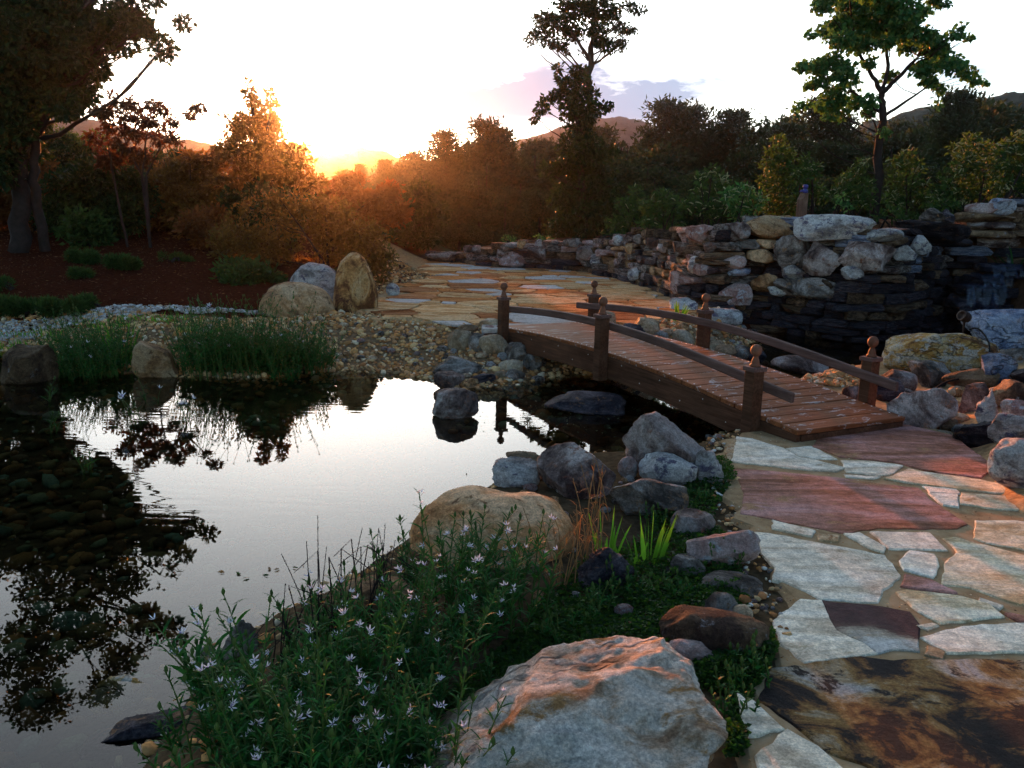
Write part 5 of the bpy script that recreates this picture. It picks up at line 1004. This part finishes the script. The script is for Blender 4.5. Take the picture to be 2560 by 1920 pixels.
for px, py, Y, kd, lb in [(668, 108, 56, 'pine', 'tall pine standing above the forest right of columnar tree'), (692, 113, 58, 'pine', 'pine on the skyline just right of the tallest pine'), (822, 107, 55, 'pine', 'twin pine on the skyline left of the redbud'), (785, 108, 52, 'leafy', 'round broadleaf crown on skyline left of twin pine'), (445, 136, 48, 'pine', 'feathery pine on the skyline right of the sun'), (487, 126, 50, 'pine', 'layered pine above the forest in the middle'), (500, 136, 51, 'pine', 'shorter pine beside the layered pine'), (960, 98, 44, 'pine', 'dark pine on the skyline right of redbud'), (1000, 96, 50, 'leafy', 'bluish crown on the far right skyline'), (735, 118, 55, 'pine', 'small pine on skyline in the middle of right forest'), (360, 166, 30, 'pine', 'orange lit pine just right of the sun'), (345, 172, 34, 'pine', 'small pine right below the sun'), (385, 163, 36, 'pine', 'reddish pine at left end of the forest belt'), (405, 160, 45, 'leafy', 'reddish broadleaf tree at left end of the forest belt'), (375, 180, 40, 'leafy', 'round tree below the pines near the sun')]:
    p = at(px, py, Y); plant_tree(kd, p[0], Y, p[2], lb, 'forest belt behind the plaza', rgf, 1.15)
for i, (px, py, Y) in enumerate([(-60, 150, 30), (-20, 140, 34), (40, 150, 32), (110, 165, 36), (160, 172, 38), (215, 178, 40), (280, 190, 42), (320, 190, 38), (420, 195, 30), (460, 190, 28), (505, 195, 29), (540, 188, 30), (480, 178, 34), (655, 178, 30), (700, 170, 32), (750, 175, 30), (830, 175, 31), (930, 165, 30), (1010, 160, 32)]):
    p = at(px, py, Y); plant_tree('leafy', p[0], Y, p[2], 'dark green young tree standing in front of the forest belt', 'young trees before the forest belt', rgf, 1.25)
for k_ in PT:
    for i_, pr in enumerate(PT[k_]):
        if (k_, i_) not in used: pr.location = (20, 60, -9)
# ================================================================== waterside plants
def blades(P0, D0, ln, wd, rg, bend=.3, k=4):
    """lance shaped leaves with a bend: strips of k segments"""
    n_ = len(P0); D0 = unit(D0); S_ = unit(np.cross(D0, np.array([0, 0, 1.]) + rg.normal(size=(n_, 3)) * .25)); ln = np.broadcast_to(ln, (n_,)); wd = np.broadcast_to(wd, (n_,)); V = []
    prof = np.interp(np.linspace(0, 1, k + 1), [0, .25, .6, 1], [.35, .9, .8, .02])
    for i in range(k + 1):
        t_ = i / k; c = P0 + D0 * (ln * t_)[:, None] + np.array([0, 0, -1.]) * (ln * bend * t_ ** 2)[:, None]; w_ = (wd * prof[i] * .5)[:, None]; V += [c + S_ * w_, c - S_ * w_]
    V = np.stack(V, 1).reshape(-1, 3); b_ = np.arange(n_)[:, None] * (2 * (k + 1)); Q = np.concatenate([b_ + np.array([[2 * i, 2 * i + 1, 2 * i + 3, 2 * i + 2]]) for i in range(k)]); return V, Q
_fl = []
def flower_mesh(seed):
    rg = np.random.RandomState(seed); vp, qp = [], []; n_ = 5; a = np.arange(n_) * 2 * math.pi / n_ + rg.uniform(0, 1)
    D = np.stack([np.cos(a), np.sin(a), np.full(n_, .55) + rg.uniform(-.25, .35, n_)], -1); v1, q1 = blades(np.zeros((n_, 3)) + D * .004, D, .021, .0085, rg, -.25, 3)
    v2, q2 = blades(np.zeros((4, 3)), rg.normal(size=(4, 3)) * .5 + np.array([0, 0, 1.]), .009, .006, rg, 0, 2)
    V, Q = merge([(v1, q1), (v2, q2)]); me = np_mesh('flower', V, Q, None, M['petal'], True, rg.uniform(0, 1, len(Q))); me.materials.append(M['violet'])
    mi = np.zeros(len(Q), np.int32); mi[len(q1):] = 1; me.polygons.foreach_set('material_index', mi); return me
FLM = [flower_mesh(i) for i in range(6)]
def stem_plant(name, label, cat, group, base, n_, h, spread, seed, leaf=.075, lw=.011, flowers=.0, lmat='lf_water', per=16, lean=(0, 0), fscale=.6):
    rg = np.random.RandomState(seed); t = thing(name, label, cat, base, group); lines = []; C, D, Ls = [], [], []; buds = []
    for i in range(n_):
        a = rg.uniform(0, 6.28); r_ = spread * math.sqrt(rg.uniform(0, 1)); p0 = np.array([r_ * math.cos(a), r_ * math.sin(a), 0.]); hh = h * rg.uniform(.45, 1.2); out = unit(np.array([p0[0] + rg.normal() * .05, p0[1] + rg.normal() * .05, 0]) + 1e-6) * hh * rg.uniform(.08, .42) + np.array([lean[0], lean[1], 0]) * hh
        p2 = p0 + out + np.array([0, 0, hh]); L0 = bez(p0, p0 + out * .25 + np.array([0, 0, hh * .6]), p2, 8); lines.append((L0, np.linspace(.0035, .0015, 8)))
        k = rg.uniform(.1, .98, per); k.sort(); pts = np.stack([np.interp(k, np.linspace(0, 1, 8), L0[:, a_]) for a_ in range(3)], -1); aa = np.arange(per) * 2.4 + rg.uniform(0, 6); d = np.stack([np.cos(aa), np.sin(aa), rg.uniform(.7, 1.6, per)], -1)
        C.append(pts); D.append(d); Ls.append(leaf * rg.uniform(.6, 1.15, per) * np.interp(k, [0, .3, 1], [.9, 1.1, .55]))
        if rg.uniform() < flowers:
            for q_ in range(rg.choice([1, 1, 2, 3])):
                o = obj('flower', FLM[rg.randint(6)], t, p2 + rg.normal(size=3) * np.array([.008, .008, .006]) + np.array([0, 0, .006])); o.rotation_euler = (rg.normal() * .5, rg.normal() * .5, rg.uniform(0, 6.28)); o.scale = (fscale * rg.uniform(.8, 1.15),) * 3
        else: buds.append((np.stack([p2 + np.array([0, 0, z]) for z in (-.002, .006, .014, .022)]), np.array([.002, .006, .005, .001])))
    V, Q = tubes(lines + buds, 5); obj('stems', np_mesh('stems', V, Q, None, M['stalk']), t)
    C, D, Ls = np.concatenate(C), np.concatenate(D), np.concatenate(Ls); V, Q = blades(C, D, Ls, lw * Ls / leaf, rg, .35, 4); obj('foliage', np_mesh('foliage', V, Q, None, M[lmat], True, np.repeat(rg.uniform(0, 1, len(C)), 4)[:len(Q)]), t)
    return t
rgp = np.random.RandomState(31)
FP = [(215, 730), (255, 755), (300, 765), (340, 750), (250, 705), (300, 715), (350, 705), (390, 745), (410, 705), (430, 765), (300, 670), (345, 660), (390, 660), (430, 670), (325, 625), (370, 615), (415, 620), (455, 625), (400, 585), (440, 585), (480, 600), (500, 575), (460, 560), (520, 600), (380, 790), (330, 800), (280, 800), (440, 800), (230, 790)]
for i, (px, py) in enumerate(FP):
    g = G(px, py + 25); g[2] = Hs(g[0], g[1])
    stem_plant('flowering_plant', 'leafy plant with small white and lilac flowers on the near bank', 'plant', 'white flowering plants on the near bank', g, 14, rgp.uniform(.2, .37), .13, 600 + i, .08, .0095, .28, 'lf_near', 26, (-.05 if px < 330 else .02, -.0))
for i, (px, py) in enumerate([(190, 700), (205, 690), (225, 720)]):
    g = G(px + 40, py + 30); g[2] = max(Hs(g[0], g[1]), WZ - .02); stem_plant('leaning_plant', 'long leaved stems leaning out over the pond at lower left', 'plant', 'stems leaning over the pond', g, 6, .3, .06, 640 + i, .12, .015, .35, 'lf_near', 18, (-.4, .1))
# far bank plants
k_ = 0
for x0, x1, n_, y0, y1, h in ((50, 126, 15, 372, 378, .40), (188, 325, 28, 371, 378, .44)):
    for i in range(n_):
        px = x0 + (x1 - x0) * (i + .5) / n_ + rgp.uniform(-3, 3); py = rgp.uniform(y0, y1) - (8 if i % 2 else 0); g = G(px, py); g[2] = Hs(g[0], g[1])
        stem_plant('waterside_plant', 'narrow leaved green plant at the far pond edge ' + ('left of the tan mottled rock' if x0 < 100 else 'right of the tan mottled rock'), 'plant', 'green plants at the far pond edge', g, 24, 1.3 * h * rgp.uniform(.55, 1.2) * (1 - .35 * max(0, (px - 280) / 45)), .17, 700 + k_, .09, .014, .025, 'lf_near', 15, (rgp.uniform(-.15, .15), -.12), 1.0); k_ += 1
for i, (px, py) in enumerate([(85, 470), (135, 425), (60, 430), (45, 400), (150, 400), (190, 420)]):
    g = atz(px, py, WZ); stem_plant('emergent_plant', 'thin leaning green stems growing out of the shallow water at left', 'plant', 'stems in the shallow water', (g[0], g[1], WZ - .05), 3, .24, .08, 760 + i, .12, .01, .3, 'lf_water', 8, (rgp.uniform(-.3, .5), -.2), 1.3)
for i, (px, py) in enumerate([(560, 640), (600, 615), (640, 600), (690, 560), (700, 500), (720, 475), (680, 600), (745, 665), (755, 690), (735, 720), (725, 570), (655, 530), (620, 590), (580, 625), (500, 690), (480, 720)]):
    g = G(px, py); g[2] = Hs(g[0], g[1]); stem_plant('small_weed', 'small leafy weed among the clover and stones of near bank', 'plant', 'weeds on the near bank', g, 8, rgp.uniform(.05, .12), .06, 780 + i, .035, .012, 0, 'lf_near', 9)
# blade clumps
def blade_plant(name, label, base, n_, h, w_, seed, spread=.05, lmat='lf_grass', bend=.25, tilt=.35, group=None, cat='plant'):
    rg = np.random.RandomState(seed); t = thing(name, label, cat, base, group); a = rg.uniform(0, 6.28, n_); r_ = spread * np.sqrt(rg.uniform(0, 1, n_)); P0 = np.stack([r_ * np.cos(a), r_ * np.sin(a), np.zeros(n_)], -1); D = np.stack([np.cos(a) * tilt * rg.uniform(.2, 1, n_), np.sin(a) * tilt * rg.uniform(.2, 1, n_), np.ones(n_)], -1)
    for i in range(n_):
        V, Q = blades(P0[i:i + 1], D[i:i + 1], np.array([h * rg.uniform(.55, 1.1)]), np.array([w_ * rg.uniform(.8, 1.2)]), rg, bend * rg.uniform(.2, 1.4), 6); obj('blade', np_mesh('blade', V, Q, None, M[lmat], True, np.full(len(Q), rg.uniform())), t)
    return t
for i, (px, py, n_, h, lb) in enumerate([(605, 560, 16, .24, 'left clump of bright green blades beside the dark pyramid stone'), (648, 566, 16, .30, 'right clump of bright green blades behind the clover'), (628, 568, 6, .13, 'small clump of green blades between the two bright clumps')]):
    g = G(px, py); g[2] = Hs(g[0], g[1]); blade_plant('iris_clump', lb, g, n_, h, .017, 800 + i, .055)
g = G(122, 366); g[2] = Hs(g[0], g[1]); blade_plant('iris_clump', 'tall iris blades among the far bank plants left of tan rock', g, 22, .52, .028, 810, .1)
g = G(677, 322); g[2] = Hs(g[0], g[1]); blade_plant('yucca_plant', 'spiky green yucca between the bridge rail and wall', g, 22, .3, .04, 811, .03, 'lf_grass', .2, .9)
g = at(1024, 212, 12.8); blade_plant('grass_tuft', 'arching grass tuft at right end of the wall top', (g[0], g[1], Hs(g[0], g[1])), 22, .8, .03, 812, .1, 'lf_bud', .6, .8)
for i, (px, py, h) in enumerate([(30, 348, .12), (8, 345, .1), (55, 335, .12), (75, 340, .1), (180, 322, .12), (205, 330, .1), (20, 335, .13), (100, 328, .12), (120, 325, .1), (145, 320, .1)]):
    g = G(px, py); g[2] = Hs(g[0], g[1]); blade_plant('grass_tuft', 'short grass tuft along the white gravel strip', g, 60, h, .012, 820 + i, .28, 'lf_grass', .4, .6, 'grass tufts by the white gravel')
# dry brown stalks and dark dead stems
def stalks(name, label, px, py, n_, h, spread, seed, mat, leafm, kink=False):
    g = G(px, py); g[2] = Hs(g[0], g[1]); rg = np.random.RandomState(seed); t = thing(name, label, 'plant', g)
    for i in range(n_):
        a = rg.uniform(0, 6.28); p0 = np.array([math.cos(a), math.sin(a), 0]) * spread * rg.uniform(0, 1); hh = h * rg.uniform(.55, 1.1); tip = p0 + np.array([rg.normal() * .2, rg.normal() * .12, 1.]) * hh
        if kink and rg.uniform() < .6: m_ = p0 + (tip - p0) * .8; e = m_ + np.array([rg.choice([-1, 1]) * rg.uniform(.05, .14), rg.normal() * .03, rg.uniform(-.16, -.02)]); L0 = np.array([p0, p0 + (m_ - p0) * .5 + rg.normal(size=3) * .01, m_, m_ + (e - m_) * .5, e])
        else: L0 = bez(p0, (p0 + tip) / 2 + rg.normal(size=3) * .03, tip, 5)
        V, Q = tubes([(L0, np.linspace(.0028, .0012, 5))], 5); st = obj('stalk', np_mesh('stalk', V, Q, None, M[mat]), t)
        if leafm:
            k = 6; ii_ = rg.uniform(.3, 1, k); c = np.stack([np.interp(ii_, np.linspace(0, 1, 5), L0[:, q_]) for q_ in range(3)], -1); V, Q = blades(c, rg.normal(size=(k, 3)) * .6 + np.array([0, 0, .5]), rg.uniform(.03, .09, k), .004, rg, .5, 3); obj('leaves', np_mesh('leaves', V, Q, None, M[leafm], True, rg.uniform(0, 1, len(Q))), st)
stalks('dry_stalks', 'tall dry orange stalks left of the bright green blades', 590, 575, 12, .42, .06, 1, 'dry', 'lf_dry'); stalks('dry_stalks', 'dry orange stalks between tan boulder and dark pyramid stone', 560, 590, 14, .3, .08, 2, 'dry', 'lf_dry'); stalks('dry_stalks', 'thin dry stalks rising before the large dark boulder', 600, 520, 5, .36, .05, 3, 'dry', None)
stalks('dead_stems', 'bent dark dead stems rising from the white flowers', 330, 650, 16, .42, .1, 4, 'twig', None, True); stalks('dead_stems', 'dark dead stems left of the smooth tan boulder', 375, 625, 16, .42, .09, 5, 'twig', None, True); stalks('dead_stems', 'dark bent stems at the left of flowers near grey wedge', 285, 670, 9, .32, .06, 6, 'twig', None, True)
# clover ground cover
CLO = np.array([G(a, b)[:2] for a, b in [(540, 600), (590, 560), (640, 545), (700, 470), (725, 455), (735, 480), (712, 520), (745, 590), (720, 600), (700, 580), (660, 600), (650, 640), (600, 632), (540, 650), (490, 670)]])
CL2 = np.array([G(a, b)[:2] for a, b in [(690, 665), (770, 635), (775, 660), (750, 700), (745, 760), (725, 765), (735, 700), (700, 690)]])
def clover(name, poly, n_, seed, label, hmax):
    rg = np.random.RandomState(seed); x0, y0 = poly.min(0); x1, y1 = poly.max(0); x = rg.uniform(x0, x1, n_ * 4); y = rg.uniform(y0, y1, n_ * 4); k = inpoly(x, y, poly); x, y = x[k][:n_], y[k][:n_]
    z = H(x, y) + rg.uniform(.01, hmax, len(x)) * (1.2 + fbm(np.stack([x * 5, y * 5, x * 0], -1), 4, 2)).clip(.3, 2); P_ = np.stack([x, y, z], -1); Vs = []
    for a in (0, 2.1, 4.2):
        D = np.stack([np.cos(a + x * 99), np.sin(a + x * 99), rg.uniform(-.1, .5, len(x))], -1); Vs.append(leaves(P_, D, rg.uniform(.008, .026, len(x)), rg.uniform(.007, .02, len(x)), rg, .1))
    V, Q = merge(Vs); o = obj(name, np_mesh(name, V, Q, None, M['lf_clover'], False, rg.uniform(0, 1, len(Q)))); tag(o, label, 'ground cover', None, 'stuff')
clover('ground_cover', CLO, 4600, 1, 'dark clover leaves covering the soil between stones and blades', .03); CL3 = np.array([G(a, b)[:2] for a, b in [(640, 598), (700, 578), (745, 600), (752, 640), (700, 650), (655, 645), (600, 650), (520, 720), (450, 768), (440, 710), (500, 650), (560, 610)]])
clover('ground_cover', CL3, 4500, 3, 'thin clover on the soil behind the huge pale boulder', .02)
clover('ground_cover', CL2, 3000, 2, 'clover patch between the huge pale boulder and the near path', .03)
# yellow leaves
for i, (px, py) in enumerate([(734, 645), (662, 684), (723, 712)]):
    g = G(px, py + 10); rg = np.random.RandomState(i); V, Q = leaves(np.array([[0, 0, 0.]]), np.array([[.6, -.2, .7]]), .03, .028, rg, .15); o = obj('yellow_leaf', np_mesh('yellow_leaf', V, Q, None, M['lf_bud'], False, [1.0]), None, (g[0], g[1], Hs(g[0], g[1]) + .07)); tag(o, ('round yellow leaf before the saddle shaped stone', 'small yellow leaf beside the pinkish stone', 'yellow flower leaf in the clover by the path')[i], 'leaf')
# bits floating on the pond
rg = np.random.RandomState(8); 
for i, (px, py) in enumerate([(262, 576), (270, 571), (280, 569), (292, 568), (303, 568), (250, 578), (236, 573), (466, 476), (468, 491), (178, 735), (166, 738), (225, 573)]):
    g = atz(px, py, WZ); V, Q = leaves(np.array([[0, 0, 0.]]), np.array([[math.cos(i * 2.), math.sin(i * 2.), .05]]), .035, .016, rg, .12); o = obj('floating_leaf', np_mesh('floating_leaf', V, Q, None, M['lf_dry' if i % 3 else 'lf_mid'], False, [rg.uniform()]), None, (g[0], g[1], WZ + .004)); tag(o, 'small fallen leaf floating on the pond', 'leaf', 'leaves floating on the pond')
n_ = 900; x = rg.uniform(-.3, 2.2, n_); y = rg.uniform(6.3, 9.2, n_); k = inpoly(x, y, POND); x, y = x[k], y[k]; V, Q = leaves(np.stack([x, y, np.full(len(x), WZ + .003)], -1), np.stack([np.cos(x * 91), np.sin(x * 91), x * 0], -1), .010, .006, rg, .05)
tag(obj('floating_specks', np_mesh('floating_specks', V, Q, None, M['lf_spike'], False, rg.uniform(0, 1, len(Q)))), 'pale specks of debris floating under the bridge', 'debris', None, 'stuff')
# mulch flakes and straw
def mul(x, y): return (x < -1.6) & (y > 9.6 + .16 * (x + 3.2)) & ~inpoly(x, y, PLAZA) & (x > -13)
q = scatter(16000, -12, -1.6, 9.5, 20, mul, rg); D = rg.normal(size=q.shape) * np.array([1, 1, .25]); ln = rg.uniform(.02, .065, len(q)); V, Q = leaves(q + np.array([0, 0, .01]), D, ln, ln * .25, rg, .2)
M['lf_mulch'] = leafmat('bark_mulch', [(.04, .012, .007), (.075, .024, .012), (.11, .042, .02), (.22, .1, .05)], (.1, .05, .03), .05, .8)
tag(obj('bark_mulch', np_mesh('bark_mulch', V, Q, None, M['lf_mulch'], False, rg.uniform(0, 1, len(Q)) ** 1.6)), 'red brown bark mulch over the left bed', 'mulch', None, 'stuff')
def mul2(x, y): return inpoly(x, y, MOUND) & (y < 17) & (x > 2)
q = scatter(2500, 2.5, 9, 10, 17, mul2, rg); V, Q = leaves(q + np.array([0, 0, .01]), rg.normal(size=q.shape) * np.array([1, 1, .25]), .06, .018, rg, .2)
tag(obj('bark_mulch', np_mesh('bark_mulch', V, Q, None, M['lf_mulch'], False, rg.uniform(0, 1, len(Q)) ** 1.6)), 'bark mulch on the mound round the redbud', 'mulch', None, 'stuff')
# ================================================================== small fittings
Yp = 14.6; p0 = at(798, 216, Yp); hp = at(800, 193, Yp)[2]; zb = Hs(p0[0], p0[1]) - .05; wdt = .06
t = thing('wooden_post', 'short chamfered wooden post behind the white wall boulder', 'post', (p0[0] + .05, Yp, zb), None, .5); hh = hp - zb
V = [(-wdt, -wdt, 0), (wdt, -wdt, 0), (wdt, wdt, 0), (-wdt, wdt, 0), (-wdt, -wdt, hh - .1), (wdt, -wdt, hh), (wdt, wdt, hh), (-wdt, wdt, hh - .1), (.0, -wdt, hh), (.0, wdt, hh)]
obj('shaft', pyd('shaft', V, [(0, 3, 2, 1), (0, 1, 5, 8, 4), (1, 2, 6, 5), (2, 3, 7, 9, 6), (3, 0, 4, 7), (4, 8, 9, 7), (8, 5, 6, 9)], wood('post_wood', (.12, .06, .04), (.24, .14, .1), None, .6, (20, 20, 1.5))), t)
M['bluecap'] = plain('blue_plastic', (.03, .035, .22), .35, .5)
pb = thing('blue_tap', 'dark blue hose tap fitted on top of the wooden post', 'tap', (p0[0] + .08, Yp, zb + hh)); pb.scale = (.62, .62, .62)
V, Fq = lathe([(.05, 0), (.075, .02), (.075, .07), (.05, .09), (.045, .12), (.07, .14), (.07, .2), (.05, .22), (.02, .225)], 14); obj('body', pyd('body', V, Fq, M['bluecap'], True), pb)
V, Q = tubes([(np.array([[-.04, 0, .05], [-.1, -.02, .06], [-.13, -.02, .03]]), [.03, .028, .026])], 8); obj('spout', np_mesh('spout', V, Q, None, M['bluecap']), pb)
a, b = at(791, 207, Yp - .05), at(780, 215, Yp - .1); V, Q = tubes([(bez(a, (a + b) / 2 + np.array([0, 0, -.04]), b + np.array([-.1, 0, -.15]), 8), np.full(8, .007))], 6); tag(obj('garden_hose', np_mesh('garden_hose', V, Q, None, M['stalk'])), 'thin pale green hose running down from the wooden post', 'hose')
# bronze garden spotlight beside the blue boulder, with its cable over the yellow boulder
ps = at(965, 317, 8.6); M['bronze'] = plain('bronze', (.035, .015, .009), .6, .3, .2)
sp_ = thing('garden_spotlight', 'small ribbed bronze garden spotlight left of the pale blue boulder', 'spotlight', ps - np.array([0, 0, .12])); sp_.scale = (.8, .8, .8); V, Fq = lathe([(.03, -.07), (.05, -.06), (.06, -.02), (.06, .04), (.066, .045), (.066, .07), (.05, .07), (.045, .05)], 18); o = obj('housing', pyd('housing', V, Fq, M['bronze'], True), sp_, (0, 0, .15)); o.rotation_euler = (0, R(70), R(200))
for i in range(5):
    V, Fq = lathe([(.061, -.004), (.068, -.004), (.068, .004), (.061, .004)], 18); f_ = obj('rib', pyd('rib', V, Fq, M['bronze'], True), o, (0, 0, -.02 + .013 * i))
V, Q = tubes([(np.array([[0, 0, -.35], [0, 0, 0.], [0, 0, .12]]), [.012, .012, .014])], 8); obj('stake', np_mesh('stake', V, Q, None, M['bronze']), sp_)
M['cable'] = plain('black_cable', (.01, .01, .01), .9, .05); cps = [at(968, 330, 8.3), at(977, 327, 8.0), at(985, 335, 7.7), at(990, 345, 7.45), at(989, 358, 7.3), at(988, 366, 7.2), at(970, 378, 7.0), at(948, 380, 6.75), at(930, 392, 6.6)]
cps = np.array(cps); k = np.linspace(0, len(cps) - 1, 60); L0 = np.stack([np.interp(k, np.arange(len(cps)), cps[:, i]) for i in range(3)], -1); L0 = np.array([L0[max(0, i - 3):i + 4].mean(0) for i in range(60)]); V, Q = tubes([(L0, np.full(60, .008))], 6); tag(obj('cable', np_mesh('cable', V, Q, None, M['cable'])), 'black cable looping down over the yellow boulder', 'cable')
# ================================================================== haze
bm = bmesh.new(); bmesh.ops.create_cube(bm, size=1); me = bpy.data.meshes.new('haze'); bm.to_mesh(me); bm.free()
mt = bpy.data.materials.new('haze_air'); mt.use_nodes = True; n = mt.node_tree; n.nodes.clear(); out = n.nodes.new('ShaderNodeOutputMaterial'); pvv = n.nodes.new('ShaderNodeVolumePrincipled')
pvv.inputs['Color'].default_value = (.9, .92, 1, 1); pvv.inputs['Density'].default_value = .0003; pvv.inputs['Anisotropy'].default_value = .97; n.links.new(pvv.outputs[0], out.inputs['Volume']); me.materials.append(mt)
hz = obj('haze', me, None, (0, 200, 11)); hz.scale = (1500, 1000, 56); tag(hz, kind='stuff')
